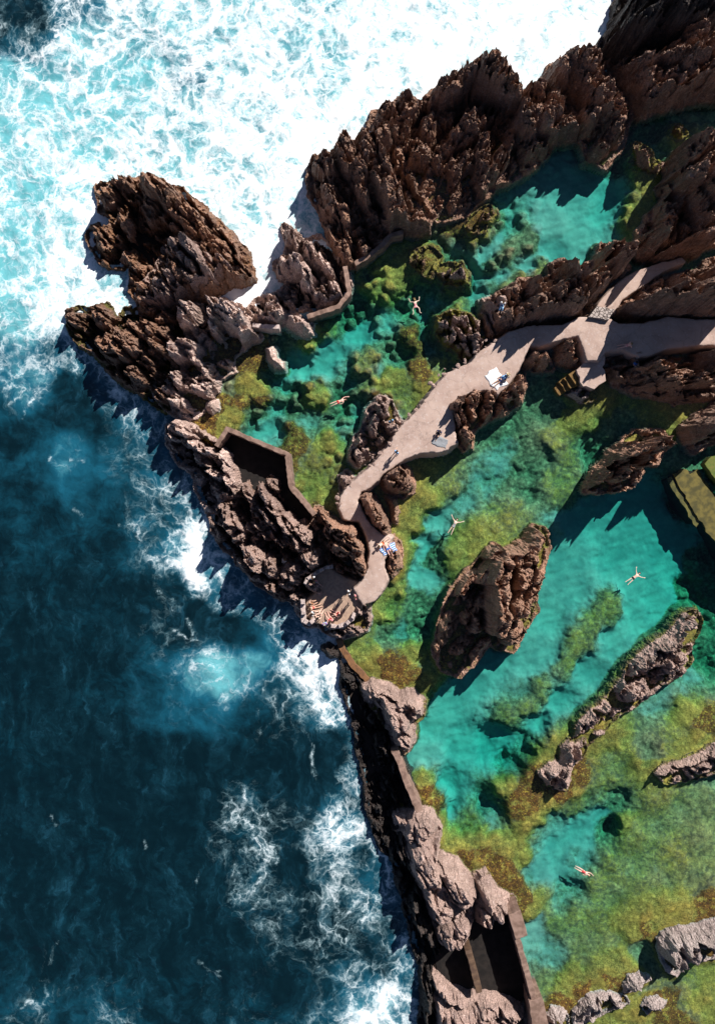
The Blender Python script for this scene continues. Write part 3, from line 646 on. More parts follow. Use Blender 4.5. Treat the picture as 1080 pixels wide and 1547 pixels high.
# ------------------------------------------------------------------ pool floor
SND, GRY, YEL, BRN = (1, 0, 0), (0, 0, 0), (0, 1, 0), (0, 0, 1)
MIX = {'S': SND, 'G': GRY, 'Y': YEL, 'B': BRN, 'T': (.55, 0, 0), 'O': (.1, .45, .1), 'L': (.33, .42, 0)}
FL = """880,300,1.9,S 850,335,1.6,S 800,395,1.8,S 760,410,2.0,S 920,310,2.4,S 900,270,2.2,S 840,370,2.0,S 870,345,1.8,S 930,290,2.6,S 795,365,.8,G 770,378,.7,G 748,395,1.0,G 735,375,1.8,S
745,345,1.8,S 760,330,2.2,T 725,365,.9,O 700,330,.4,B 720,405,2.6,S 700,425,2.8,S 790,415,.9,O 820,405,1.0,O 765,425,1.2,O 965,300,.8,O 962,322,.5,Y 985,262,.3,Y 1025,215,1.0,O 1000,215,1.6,T 990,200,2.6,G 940,220,3.0,G
600,392,.9,O 592,415,.6,Y 575,405,.7,Y 560,432,.9,Y 600,430,1.0,Y 550,420,1.2,O 560,415,2.0,G 545,455,2.8,G 620,455,2.6,G 640,470,2.6,T 660,450,2.0,T 690,450,1.4,O 640,505,2.4,T 590,480,2.3,T 610,530,2.0,G 545,500,2.7,S 500,530,2.4,S 472,500,1.0,Y 462,520,.9,Y 485,548,2.4,S 460,555,2.4,S 440,545,2.6,S
420,580,2.4,T 445,600,1.9,G 415,615,2.2,T 400,645,2.3,S 378,640,2.0,T 385,622,1.8,G 474,600,.6,Y 470,578,1.2,O 560,540,.7,O 545,555,1.0,O 530,575,2.2,T 515,610,1.9,G 495,668,.35,Y 480,690,.9,O 448,655,.35,B 440,690,.4,B 462,640,1.6,T 475,710,1.0,O 470,735,1.0,Y 500,715,.9,O 510,690,1.4,O 485,755,.5,Y 478,765,.4,B 540,620,2.2,T 520,640,1.8,T 555,590,1.2,O 
630,520,.3,B 622,505,.3,B 640,560,.3,B 628,545,.3,B 648,585,.3,Y 595,563,.4,Y 600,540,2.0,T 575,560,1.6,T 610,590,1.2,O 665,545,1.4,O 655,520,1.8,T 580,575,.7,Y 575,600,.4,B 350,555,.15,B 330,595,.15,B 372,575,.1,Y 392,592,.12,Y 395,605,.15,B 345,640,.12,Y 385,540,.2,B 365,610,.15,B 355,625,.2,Y 305,640,.1,B 412,535,1.5,G 385,510,.4,Y 395,525,.3,B 420,510,1.2,G 340,570,.6,T 340,575,.9,G 435,500,1.2,G 520,470,2.6,G 500,485,2.2,O
640,720,.6,Y 622,790,.4,Y 650,755,.6,Y 630,745,.5,Y 660,725,.7,L 685,735,1.0,O 690,690,1.1,O 720,650,1.4,G 750,640,1.5,G 780,620,1.6,G 830,610,1.4,G 870,625,.8,Y 905,605,.6,Y 895,600,.5,Y 820,690,1.3,G 835,670,.9,O 800,720,1.5,G 790,740,1.6,G 750,715,1.7,T 725,725,1.8,T 760,680,1.7,T 700,755,1.9,T 665,785,2.1,S 645,830,2.4,S 635,870,2.2,S 634,885,2.0,S 655,840,2.2,G 672,835,1.4,O 690,840,1.1,Y 722,812,.8,Y 715,830,.8,Y 735,800,.8,O 765,785,.9,O 780,770,1.1,O 745,760,1.3,O 740,745,1.6,T 612,830,.7,Y 608,870,.9,O 603,895,1.0,Y 572,925,.7,Y 580,965,1.7,G 610,958,2.2,T 600,920,2.0,O 640,950,2.4,G 622,985,.6,Y 602,1012,.15,B 585,1005,.2,B 565,985,.7,Y 560,1010,.5,Y 636,1032,.3,Y 625,1020,.3,B 628,900,2.0,G 545,950,1.0,O 555,965,1.3,O 640,1000,1.5,O 870,690,1.6,O 850,740,1.8,O 830,720,1.5,O
900,790,2.6,S 960,780,2.7,S 1030,850,3.0,S 860,850,2.2,S 880,900,2.2,S 840,940,2.2,S 960,880,2.5,S 1010,910,2.8,S 1000,770,2.8,S 1040,820,3.0,S 940,840,2.7,S 870,800,2.2,S 845,800,1.8,T 930,920,1.8,O 900,945,1.5,O 878,975,1.5,O 860,1005,1.5,O 910,930,1.7,O 825,1045,1.4,O 800,1070,1.4,O 770,1090,1.6,O 790,1050,1.7,T 755,1010,2.2,S 720,1040,2.3,S 680,1070,2.4,S 650,1110,2.4,S 630,1150,1.7,S 645,1140,1.8,S 700,1140,2.8,S 680,1190,3.1,S 740,1140,3.4,S 760,1120,3.0,S 680,1230,3.0,S 850,1060,2.5,S 820,1100,2.8,S 890,1020,2.3,S 930,970,2.3,S 965,930,2.5,S 800,1130,3.2,T 770,1160,3.6,T 830,990,2.0,S 800,1010,2.0,S
785,1205,.12,B 800,1225,.12,B 780,1220,.15,B 810,1240,.3,Y 800,1247,.5,Y 768,1195,.5,Y 812,1180,.2,B 820,1145,.4,Y 835,1120,.6,O 850,1200,.1,B 865,1195,.2,Y 872,1170,.3,B 830,1212,.2,Y 645,1200,.15,B 655,1215,.15,B 640,1180,.7,Y 664,1245,.4,Y 660,1280,.3,Y 690,1280,.3,Y 720,1270,.6,Y 745,1278,.5,Y 770,1290,.5,Y 700,1300,.2,B 725,1315,.2,Y 750,1320,.15,B 765,1310,.2,B 775,1340,.2,B 785,1300,.8,Y 735,1290,.3,B 700,1250,1.8,L 720,1245,2.0,O 740,1225,3.0,T 745,1250,1.8,T 795,1365,.2,B 785,1370,.2,B 812,1365,.4,Y 822,1360,.8,L 800,1385,.5,Y 800,1330,1.6,T
900,1120,.5,Y 925,1140,.8,L 925,1115,.6,Y 950,1080,1.3,O 1000,1050,1.4,T 1050,1020,1.5,T 980,1070,1.4,T 1060,1090,.4,B 1045,1080,.6,Y 1040,1110,.7,L 1010,1130,.8,O 985,1140,.9,G 975,1160,.6,Y 1050,1120,.5,Y 940,1170,.9,L 920,1190,1.1,O 905,1215,1.3,L 870,1225,1.4,O 845,1250,1.8,T 825,1270,1.6,T 840,1285,2.2,S 875,1275,2.2,S 880,1262,2.3,S 915,1240,2.4,S 925,1255,2.7,G 932,1225,2.4,G 872,1305,1.8,T 850,1310,2.0,S 945,1250,.9,Y 960,1255,.8,L 950,1275,1.2,O 1000,1205,.9,O 1030,1230,.9,L 1060,1210,.8,L 1000,1250,.9,L 1060,1270,.7,L 1020,1290,.8,O 960,1310,1.0,L 1000,1330,.8,L 1050,1330,.7,L 925,1320,1.2,O 900,1345,1.3,O 920,1350,.9,L 870,1350,2.0,T 850,1365,1.8,T 820,1325,1.7,S 812,1400,1.3,S 805,1412,1.2,S 840,1400,1.5,O 870,1385,1.3,O 900,1400,1.1,O 900,1425,.9,L 880,1450,1.0,L 870,1480,.8,Y 840,1455,1.3,T 830,1485,.9,L 820,1440,1.4,T 930,1430,.8,L 945,1455,.6,Y 960,1405,.6,Y 990,1400,.4,Y 980,1410,.2,B 1040,1380,.25,Y 1070,1370,.2,B 1010,1385,.5,Y 970,1440,.9,G 920,1480,.15,B 900,1490,.25,Y 925,1470,.3,Y 855,1500,.4,Y 850,1515,.2,B 880,1495,.3,B 985,1480,1.0,G 1000,1495,.9,O 1020,1540,.3,B 1010,1510,.3,B 1065,1510,.7,Y 1040,1520,.9,O 960,1540,.5,Y 920,1547,.4,Y 1050,1490,1.0,O
1000,610,.5,Y 1050,605,.5,Y 940,640,1.6,G 980,630,1.2,O 900,680,2.2,G 1060,700,1.4,G 1050,760,3.5,G 1062,850,3.6,G 1066,900,3.6,G 1066,1000,3.0,G 1070,1160,1.2,G"""
fl = []
for row in FL.split():
    a = row.split(',')
    fl.append((float(a[0]), float(a[1]), float(a[2]) * ((.95 if a[3] == 'L' else .66) if a[3] in 'YOL' and float(a[2]) > .45 else 1.0)) + MIX[a[3]])
FLOOR = Field(fl, eps=0.35, power=1.9)
POOLS = [(1110,60),(1190,60),(1190,1640),(836,1640,3.2),(814,1535,3.2),(808,1514,3.2),(791,1452,3.2),(779,1410,3.2),(772,1388,3.2),(745,1352),(722,1338),(690,1310),(640,1262),(634,1226,3.3),(613,1180,3.3),(603,1150,3.3),(597,1137,3.3),(590,1092),(561,1033),(548,1019),(534,1005),(519,983),(513,967),(512,950),(530,930),(545,905),(520,850),(492,795),(475,777,2.6),(440,735,2.6),(434,688,2.6),(390,669,2.6),(343,650,2.6),(327,674,2.6),(275,640),(262,612),(290,560),(330,500),(386,490),(424,491),(464,477,1.7),(488,470,1.7),(511,462,1.7),(528,441,1.7),(522,402,1.7),(553,388,1.7),(577,369,1.7),(600,352,1.7),(612,280),(660,240),(740,240),(800,180),(870,170),(900,150),(960,130)]
POOLW = np.array([W(*p) for p in POOLS])

def floor_material():
    t = NT('pool_floor_mix')
    clump = t.noise(2.3, 6, 0.7); fine = t.noise(7.0, 5, 0.7)
    sand = t.mix(t.ss(t.math('ADD', t.math('MULTIPLY', t.noise(.8, 6, .65), .6), t.math('MULTIPLY', t.noise(.22, 3, .6), .4)), .38, .62), (0.245, 0.245, 0.215), (0.140, 0.158, 0.146))
    stone = t.mix(t.ss(clump, .38, .62), (0.075, 0.062, 0.034), (0.20, 0.158, 0.085))
    yel = t.mix(t.ss(fine, .24, .76), (0.085, 0.064, 0.011), (0.29, 0.205, 0.045))
    yel = t.mix(t.ss(t.noise(.9, 4, .6), .46, .62), yel, t.mix(t.ss(fine, .35, .6), (0.065, 0.058, 0.011), (0.21, 0.165, 0.040)))
    bro = t.mix(t.ss(fine, .36, .64), (0.030, 0.013, 0.005), (0.130, 0.058, 0.012))
    bro = t.mix(t.ss(t.noise(1.4, 5, .65), .50, .66), bro, yel)
    bro = t.mix(t.ss(t.noise(5.5, 4, .6), .57, .66), bro, (0.30, 0.19, 0.025))
    blot = t.ss(t.noise(.42, 6, .68, dist=.6), .36, .64, .82, 1.35)
    cl2 = t.ss(t.voro(2.1, 'F1', t.vmath('ADD', t.obj(), t.vmath('SCALE', t.noise(1.5, 3, .6, color=True), scale=.5))), .05, .62, 1.3, .8)
    bb = t.math('MULTIPLY', blot, cl2); g = t.n('ShaderNodeCombineColor'); [t.set(g.inputs[i], bb) for i in range(3)]
    yel = t.mix(1.0, yel, g.outputs[0], 'MULTIPLY'); stone = t.mix(1.0, stone, g.outputs[0], 'MULTIPLY')
    bro = t.mix(1.0, bro, g.outputs[0], 'MULTIPLY')
    nz = t.math('MULTIPLY', t.math('SUBTRACT', clump, 0.5), 0.8)
    col = t.mix(t.ss(t.math('ADD', t.attr('yel'), nz), .28, .55), stone, yel)
    col = t.mix(t.ss(t.math('ADD', t.attr('bro'), nz), .3, .55), col, bro)
    col = t.mix(t.ss(t.math('ADD', t.attr('sand'), t.math('MULTIPLY', nz, .9)), .25, .75), col, sand)
    col = t.mix(t.ss(t.attr('dry'), .35, .6), col, (0.035, 0.025, 0.021))
    h = t.math('ADD', fine, t.math('MULTIPLY', clump, 1.5))
    bm = t.n('ShaderNodeBump'); t.set(bm.inputs['Height'], h); bm.inputs['Distance'].default_value = .14; t.set(bm.inputs['Strength'], t.math('SUBTRACT', 0.7, t.math('MULTIPLY', t.attr('sand'), .6), clamp=True))
    t.principled(col, 0.9, 0.2, bm.outputs[0])
    return t.m

def build_floor():
    st = 0.115
    xs = np.arange(-41, 46, st); ys = np.arange(-57, 56, st)
    X, Y = np.meshgrid(xs, ys); Zo = 0 * X
    w1 = fbm(X * .45, Y * .45, Zo + 3, 4, .6); w2 = fbm(X * .45 + 31, Y * .45, Zo + 8, 4, .6)
    d, s, y, b = FLOOR(X + 1.2 * w1, Y + 1.2 * w2)
    # ledges of rock foot round every outcrop
    near = np.full(X.shape, 9.0)
    for wp, ledge in OUTLINES:
        if ledge <= 0: continue
        m = 2.6
        i0 = max(int((wp[:, 0].min() - m - xs[0]) / st), 0); i1 = min(int((wp[:, 0].max() + m - xs[0]) / st), len(xs))
        j0 = max(int((wp[:, 1].min() - m - ys[0]) / st), 0); j1 = min(int((wp[:, 1].max() + m - ys[0]) / st), len(ys))
        if i1 <= i0 or j1 <= j0: continue
        q = -poly_sd(X[j0:j1, i0:i1], Y[j0:j1, i0:i1], wp) / ledge
        near[j0:j1, i0:i1] = np.minimum(near[j0:j1, i0:i1], q)
    near = near + .35 * w1
    led = sstep(1.0, 0.0, near)
    d = d * (1 - led) + led * np.minimum(d, 0.25)
    s = s * (1 - sstep(1.3, .6, near))
    b = b + led * .35; y = y + led * .5
    d = d * (1 + (.60 - .54 * np.clip(s, 0, 1)) * fbm(X * .33, Y * .33, Zo + 21, 4, .5)) + .05 * sstep(.5, 1.0, d)
    s = s + .55 * fbm(X * .5, Y * .5, Zo + 33, 4, .6) * sstep(.7, 1.2, d) * (1 - s)
    sd = poly_sd(X, Y, POOLW)
    outside = sstep(0.2, -1.2, sd)
    # relief
    soft = 1 - np.clip(s, 0, 1)
    F1, F2, ra, rb, ox, oy = cells(X / 1.25 + .5 * w1, Y / 1.25 + .5 * w2, 7)
    G1, G2, ga, gb, _, _ = cells(X / .55 + .5 * w2, Y / .55, 31)
    Z = -d + (.38 + .6 * sstep(.9, .2, y + b) * sstep(1.0, 1.6, d)) * soft * (0.34 * (ra - .5) * (1 - sstep(.3, .75, F1)) * 2 * .8 + 0.22 * (0.5 - F1) + 0.14 * (.45 - G1) + .12 * fbm(X * 1.7, Y * 1.7, Zo, 4, .6))
    up = sstep(-1.0, 1.0, poly_sd(X, Y, [W(*p) for p in [(290,540),(470,470),(620,340),(900,180),(1090,170),(960,340),(880,390),(760,440),(640,560),(560,690),(480,790),(330,670)]]))
    dome = sstep(.62, .12, F1) * (ra > .35) * (.35 + .5 * rb)
    Z = Z + up * soft * (1.1 * dome * sstep(.3, 1.0, d) - .15 + .12 * (.5 - G1))
    rip = np.sin((X * .35 - Y * .95) * 6.5 + 6 * w1 + 3 * w2) * .022 * np.clip(s, 0, 1)
    Z = Z + rip + 0.06 * s * fbm(X * .25, Y * .25, Zo + 8, 2) + .03 * s * fbm(X * 1.2, Y * 1.2, Zo + 4, 3)
    Z = np.where(d < .35, np.maximum(Z, -d - .12), Z)
    Z = Z * (1 - outside) + outside * (-0.9)
    Z = np.minimum(Z, np.where((b > .4) & (d < .3), .05, -.06))
    grid_obj('pool_floor', X, Y, Z, np.ones(X.shape, bool), floor_material(), {'sand': np.clip(s, 0, 1), 'yel': np.clip(y, 0, 1), 'bro': np.clip(b, 0, 1), 'dry': outside})['kind'] = 'structure'

build_floor()

# ------------------------------------------------------------------ pool water: a closed body with real absorption
def water_material():
    t = NT('pool_water_clear')
    rip = t.math('ADD', t.noise(1.6, 4, .6), t.math('MULTIPLY', t.noise(5.0, 3, .6), .35))
    nrm = t.bump(rip, 0.35, 0.08)
    tr = t.n('ShaderNodeBsdfTransparent'); gl = t.n('ShaderNodeBsdfGlossy')
    gl.inputs['Roughness'].default_value = 0.08; t.set(gl.inputs['Normal'], nrm)
    fr = t.n('ShaderNodeFresnel'); fr.inputs['IOR'].default_value = 1.33; t.set(fr.inputs['Normal'], nrm)
    geo = t.n('ShaderNodeNewGeometry')
    mx = t.n('ShaderNodeMixShader'); t.set(mx.inputs[0], t.math('MULTIPLY', fr.outputs[0], t.math('SUBTRACT', 1.0, geo.outputs['Backfacing']))); t.t.links.new(tr.outputs[0], mx.inputs[1]); t.t.links.new(gl.outputs[0], mx.inputs[2])
    t.t.links.new(mx.outputs[0], t.out.inputs['Surface'])
    va = t.n('ShaderNodeVolumeAbsorption'); va.inputs['Color'].default_value = (0.0, 0.925, 0.895, 1); va.inputs['Density'].default_value = 0.385
    t.t.links.new(va.outputs[0], t.out.inputs['Volume'])
    return t.m

def prism(name, pts, z0, z1, mat, kind=None, parent=None):
    n = len(pts)
    tri = tessellate_polygon([[Vector((p[0], p[1], 0)) for p in pts]])
    v = [(p[0], p[1], z1) for p in pts] + [(p[0], p[1], z0) for p in pts]
    f = []
    def up(a, b, c):
        A, B, C = pts[a], pts[b], pts[c]
        return (B[0] - A[0]) * (C[1] - A[1]) - (B[1] - A[1]) * (C[0] - A[0]) > 0
    for a, b, c in tri:
        if not up(a, b, c): a, c = c, a
        f.append((a, b, c)); f.append((c + n, b + n, a + n))
    area = sum(pts[i][0] * pts[(i + 1) % n][1] - pts[(i + 1) % n][0] * pts[i][1] for i in range(n))
    for i in range(n):
        j = (i + 1) % n
        f.append((i, i + n, j + n, j) if area > 0 else (j, j + n, i + n, i))
    o = mesh_obj(name, v, f, mat, parent)
    if kind: o['kind'] = kind
    return o

prism('pool_water', [tuple(p) for p in POOLW], -9.0, 0.0, water_material(), 'structure')

# ------------------------------------------------------------------ sea
SEA = """20,25,.25,.05 60,20,.3,.1 20,50,.4,.3 90,15,.5,.4 20,110,.52,.75 110,60,.58,.75 200,60,.58,.65 270,90,.58,.6 190,130,.58,.8 205,105,.45,.8 300,30,.8,.6 350,60,.74,.4 400,50,.72,.4 430,30,.68,.3 500,60,.70,.3 485,110,.70,.3 380,40,.68,.4 380,150,.8,.5 440,130,.8,.4 560,30,.9,.5 560,100,.9,.4 650,80,1,.5 750,40,1,.5 850,40,1,.4 900,20,.97,.4 720,10,.86,.4 860,10,.86,.3 590,60,.82,.4 550,170,.95,.5 450,220,.95,.5 420,200,.85,.4 330,200,.86,.5 370,100,.72,.4 250,190,.62,.75 290,160,.64,.6 290,110,.58,.5 150,200,.56,.85 60,170,.56,.85 30,250,.46,.9 60,280,.48,.95 90,230,.62,.8 20,330,.48,.95 80,330,.62,.8 120,280,.85,.8 140,320,1,.8 100,380,.85,.8 60,420,.58,.9 20,400,.45,.9 30,480,.42,.75 80,460,.9,.8 60,480,.75,.7 10,540,.36,.5 30,590,.40,.55 60,570,.42,.55 5,610,.30,.3 75,530,.36,.35 150,420,.72,.6 170,430,.6,.6 190,445,.6,.5 115,420,.85,.7 145,440,.78,.6 165,455,1.1,.8 130,465,1,.8 200,465,1,.8 110,440,.95,.8 300,250,.75,.5 340,290,.78,.5 360,320,.8,.5 380,340,.85,.5 400,310,.8,.5 430,300,.97,.5 400,380,1,.6 380,440,1.1,.6 365,460,1.1,.6 470,320,.72,.3 460,270,.95,.4 455,300,.8,.3 420,430,.72,.4 405,420,.95,.5 350,360,.9,.5 200,240,.66,.6 250,240,.75,.6 230,230,.7,.6
110,545,.42,.35 95,580,.18,.15 165,585,.46,.35 150,600,.34,.3 90,630,.08,.15 30,660,.06,.15 205,630,.46,.4 215,650,.48,.4 235,690,.36,.3 255,720,.42,.35 290,740,.46,.35 280,770,.46,.35 250,770,.36,.25 270,700,.36,.3 185,670,.32,.3 140,640,.18,.2 120,600,.1,.1 100,695,.36,.55 90,680,.3,.5 60,690,.1,.3 110,730,.22,.4 130,710,.22,.4 40,740,.08,.2 205,790,.46,.35 190,780,.3,.25 235,800,.40,.3 170,800,.12,.2 290,840,.92,.6 285,815,.84,.55 297,870,.92,.6 270,830,.62,.5 310,870,.66,.5 325,840,.6,.45 345,890,.52,.4 370,900,.5,.4 330,905,.40,.3 400,920,.42,.35 430,935,.42,.35 310,800,.62,.45 260,890,.25,.15 255,905,.32,.15 285,950,.25,.1 300,930,.06,.03 340,950,.08,.03 370,960,.15,.2 320,1000,.48,.75 330,1020,.5,.75 355,1030,.42,.65 290,1030,.36,.6 380,1000,.25,.6 400,990,.28,.5 260,1060,.25,.35 300,1070,.22,.4 230,1050,.12,.25 380,1080,.25,.25 390,1110,.25,.15 420,1040,.3,.3 445,1000,.55,.5 465,1030,.72,.55 480,980,.66,.55 500,1000,.70,.5 490,1060,.72,.55 500,1085,.68,.5 470,1085,.4,.3 520,1040,.68,.4 455,1060,.45,.3 430,1060,.38,.2 450,1110,.25,.06 500,1120,.08,.04 540,1140,.5,.35 525,1165,.46,.3 540,1190,.46,.35 535,1210,.42,.3 505,1150,.15,.08 480,1170,.06,.05 490,1250,.72,.5 500,1265,.8,.55 520,1260,.72,.5 480,1290,.42,.25 495,1310,.46,.25 520,1340,.46,.25 515,1370,.42,.2 500,1410,.4,.15 490,1440,.34,.12 470,1240,.3,.1 370,1210,.36,.2 355,1240,.42,.2 380,1260,.48,.2 400,1290,.48,.2 390,1320,.42,.2 380,1350,.4,.2 360,1280,.3,.15 420,1230,.3,.12 430,1260,.24,.12 430,1370,.34,.15 450,1380,.28,.1 410,1380,.32,.15 440,1310,.12,.06 460,1200,.04,.04 575,1270,.6,.4 585,1300,.6,.4 595,1330,.5,.35 580,1350,.5,.35 560,1320,.45,.3 545,1370,.48,.3 600,1380,.46,.3 610,1420,.46,.35 590,1400,.3,.15 560,1430,.32,.1 580,1450,.3,.15 550,1290,.35,.2 600,1470,.5,.4 620,1460,.5,.4 590,1510,.84,.6 570,1530,.88,.65 545,1515,.66,.5 550,1540,.9,.6 610,1530,.66,.5 630,1500,.52,.4 540,1470,.4,.3 525,1490,.44,.35 500,1530,.36,.3 490,1500,.25,.15 440,1500,.16,.1 400,1535,.28,.2 170,1535,.36,.30 180,1520,.28,.25 60,1525,.36,.28 40,1535,.3,.25 100,1540,.18,.22 80,1450,.22,.12 85,1430,.2,.15 330,1470,.22,.12 310,1460,.2,.1 350,1440,.12,.08 30,900,.06,.14 50,1000,.08,.12 150,1000,.08,.12 60,1100,.12,.12 40,1120,.16,.15 200,1150,.08,.10 100,1200,.16,.12 80,1240,.2,.12 100,1300,.08,.10 250,1250,.1,.10 220,1200,.1,.1 50,1400,.1,.1 200,1400,.1,.1 150,1300,.18,.14 160,1440,.2,.14 250,1440,.1,.1 280,1150,.1,.1 200,900,.08,.12 120,880,.12,.14 30,820,.08,.18 120,790,.14,.25 150,750,.18,.28 80,780,.1,.2 300,1200,.1,.08 300,1350,.06,.06 260,1330,.14,.12 350,1150,.1,.1 420,1160,.1,.06 150,1120,.1,.1 20,1300,.12,.12 20,1480,.12,.16 250,1510,.1,.14 400,700,0,0 420,720,0,0 740,1450,0,0 690,1450,0,0 380,660,0,0 640,1500,.2,.1 610,1200,.1,0 570,1200,.15,.05"""
se = []
for row in SEA.split():
    se.append(tuple(float(v) for v in row.split(',')))
SEAF = Field(se, eps=0.5, power=2.0)
STREAK = [((10,610),(50,590),(70,560),(62,540),(75,515)), ((0,545),(30,575),(60,600)), ((30,630),(45,605)), ((70,690),(95,700),(112,690),(125,695)), ((110,770),(125,780)), ((178,792),(200,800),(225,808),(245,812),(268,830)), ((255,880),(262,890)), ((240,895),(262,912)), ((282,935),(290,955)), ((262,955),(300,968)),
 ((338,1215),(350,1260),(372,1275),(395,1285)), ((370,1200),(385,1230),(410,1245),(428,1255)), ((395,1270),(405,1300),(420,1310)), ((380,1300),(395,1320),(390,1360),(375,1385)), ((430,1380),(460,1378)), ((345,1220),(340,1250)), ((405,1235),(430,1240)), ((480,1420),(500,1460),(520,1440),(530,1400)), ((455,1400),(470,1430)), ((520,1290),(530,1330),(525,1370),(500,1430)), ((30,1525),(45,1515),(72,1505)), ((165,1540),(185,1525)), ((70,1460),(82,1440),(90,1425)), ((75,1235),(85,1250)), ((215,1272),(218,1285)), ((300,1320),(296,1335)), ((385,1060),(392,1110)), ((450,1090),(470,1130),(478,1180)), ((540,1285),(575,1300),(590,1330)), ((520,1225),(545,1260),(560,1290)), ((300,1460),(330,1480)), ((310,1475),(328,1470))]

def sea_material():
    t = NT('sea_surf')
    P = t.obj()
    warp = t.noise(0.16, 4, 0.6, color=True)
    V = t.vmath('ADD', P, t.vmath('SCALE', t.vmath('SUBTRACT', warp, (0.5, 0.5, 0.5)), scale=7.0))
    w2 = t.noise(0.9, 4, 0.65, color=True)
    V2 = t.vmath('ADD', V, t.vmath('SCALE', t.vmath('SUBTRACT', w2, (0.5, 0.5, 0.5)), scale=1.5))
    e1 = t.voro(0.26, 'DISTANCE_TO_EDGE', V2); e2 = t.voro(0.62, 'DISTANCE_TO_EDGE', V2); e3 = t.voro(1.7, 'DISTANCE_TO_EDGE', V2)
    D = t.attr('foam')
    def lace(e, w): return t.math('POWER', t.math('SUBTRACT', 1.0, t.math('MULTIPLY', e, w), clamp=True), 2.5)
    l1, l2, l3 = lace(e1, 2.6), lace(e2, 2.4), lace(e3, 2.2)
    mp = t.n('ShaderNodeMapping'); mp.inputs['Scale'].default_value = (1.5, 0.45, 1); mp.inputs['Rotation'].default_value = (0, 0, R(38)); t.set(mp.inputs['Vector'], V)
    nz = t.math('ADD', t.math('MULTIPLY', t.noise(0.42, 6, 0.68, V), .5), t.math('MULTIPLY', t.noise(0.5, 6, 0.7, mp.outputs[0]), .5)); nf = t.noise(3.0, 5, 0.7, V2)
    env = t.ss(D, 0.02, 0.5, 0.22, 1.0)
    q = t.math('ADD', t.math('MULTIPLY', t.math('SUBTRACT', nz, .5), 1.05), t.math('MULTIPLY', t.math('SUBTRACT', nf, .5), 0.42))
    for a, k in ((l1, .26), (l2, .27), (l3, .17)): q = t.math('ADD', q, t.math('MULTIPLY', a, k))
    v = t.math('ADD', D, t.math('MULTIPLY', t.math('SUBTRACT', q, .17), env))
    foam = t.ss(v, 0.50, 1.22)
    thin = t.math('MULTIPLY', t.ss(v, 0.32, 0.95), 0.50)          # thin milky veil of bubbles
    aer = t.attr('aer')
    an = t.math('ADD', aer, t.math('MULTIPLY', t.math('SUBTRACT', t.noise(0.5, 5, 0.65, V), .5), .5))
    streak = t.n('ShaderNodeMapping'); streak.inputs['Scale'].default_value = (1.0, 0.28, 1); streak.inputs['Rotation'].default_value = (0, 0, R(-18)); t.set(streak.inputs['Vector'], V)
    sn = t.noise(0.55, 6, 0.68, streak.outputs[0])
    deep = t.mix(t.ss(sn, .42, .68), (0.0010, 0.0075, 0.0115), (0.0022, 0.0155, 0.024))
    sn2 = t.noise(1.3, 7, 0.7, streak.outputs[0])
    deep = t.mix(t.math('MULTIPLY', t.ss(t.math('ADD', t.math('MULTIPLY', sn, .55), t.math('MULTIPLY', sn2, .5)), .555, .72), .6), deep, (0.010, 0.052, 0.084))
    body = t.mix(t.ss(an, .12, .55), deep, (0.006, 0.07, 0.115))
    body = t.mix(t.ss(an, .45, .85), body, (0.095, 0.33, 0.37))
    col = t.mix(thin, body, (0.22, 0.40, 0.46))
    col = t.mix(foam, col, (0.72, 0.73, 0.75))
    hgt = t.math('ADD', t.math('MULTIPLY', v, 1.0), t.math('MULTIPLY', t.noise(1.0, 6, .65, V), .6))
    nrm = t.bump(hgt, 0.25, 0.25)
    rg = t.ss(foam, 0.0, 0.6, 0.14, 0.85)
    t.principled(col, rg, 0.35, nrm)
    return t.m

def build_sea():
    st = 0.2
    xs = np.arange(-44, 46, st); ys = np.arange(-58, 58, st)
    X, Y = np.meshgrid(xs, ys); Zo = 0 * X
    w1 = fbm(X * .3, Y * .3, Zo + 1.5, 4, .6); w2 = fbm(X * .3 + 12, Y * .3, Zo + 6.5, 4, .6)
    f, a = SEAF(X + 1.0 * w1, Y + 1.0 * w2)
    a = np.maximum(a, .70 * sstep(.42, .66, f) * sstep(12, 20, Y))
    f = f - .13 * sstep(.55, .95, f) * sstep(14, 24, Y)
    f = np.where(Y < -18, f * .88, f)
    f = f * (1 - .16 * sstep(14, 8, Y) * sstep(-14, -8, Y) * sstep(.85, .6, f))
    Xw, Yw = X + .8 * w2, Y + .8 * w1
    for s in STREAK:
        d = line_d(Xw, Yw, [W(*p) for p in s])
        f = np.maximum(f, 0.55 * np.exp(-(d / .34)**2) * (.7 + .6 * fbm(X * .9, Y * .9, Zo + 2, 3)))
    Z = -0.45 + .30 * w1 + .12 * fbm(X * .9, Y * .9, Zo + 7, 4, .6) + .25 * np.clip(f - .6, 0, 1) * (1 + fbm(X * .8, Y * .8, Zo + 9, 4, .6))
    sd = poly_sd(X, Y, POOLW)
    und = np.zeros(X.shape, bool)
    for wp, _ in OUTLINES: und |= poly_sd(X, Y, wp) > .35
    grid_obj('sea', X, Y, Z, (sd < 0.06) & ~und, sea_material(), {'foam': np.clip(f, 0, 1.2), 'aer': np.clip(a, 0, 1)})['kind'] = 'structure'

build_sea()
# the ocean bed and open sea far outside the survey
prism('seabed', [(-400, -400), (400, -400), (400, 400), (-400, 400)], -14, -10, plain_mat('seabed_rock', (0.02, 0.03, 0.035)), 'structure')

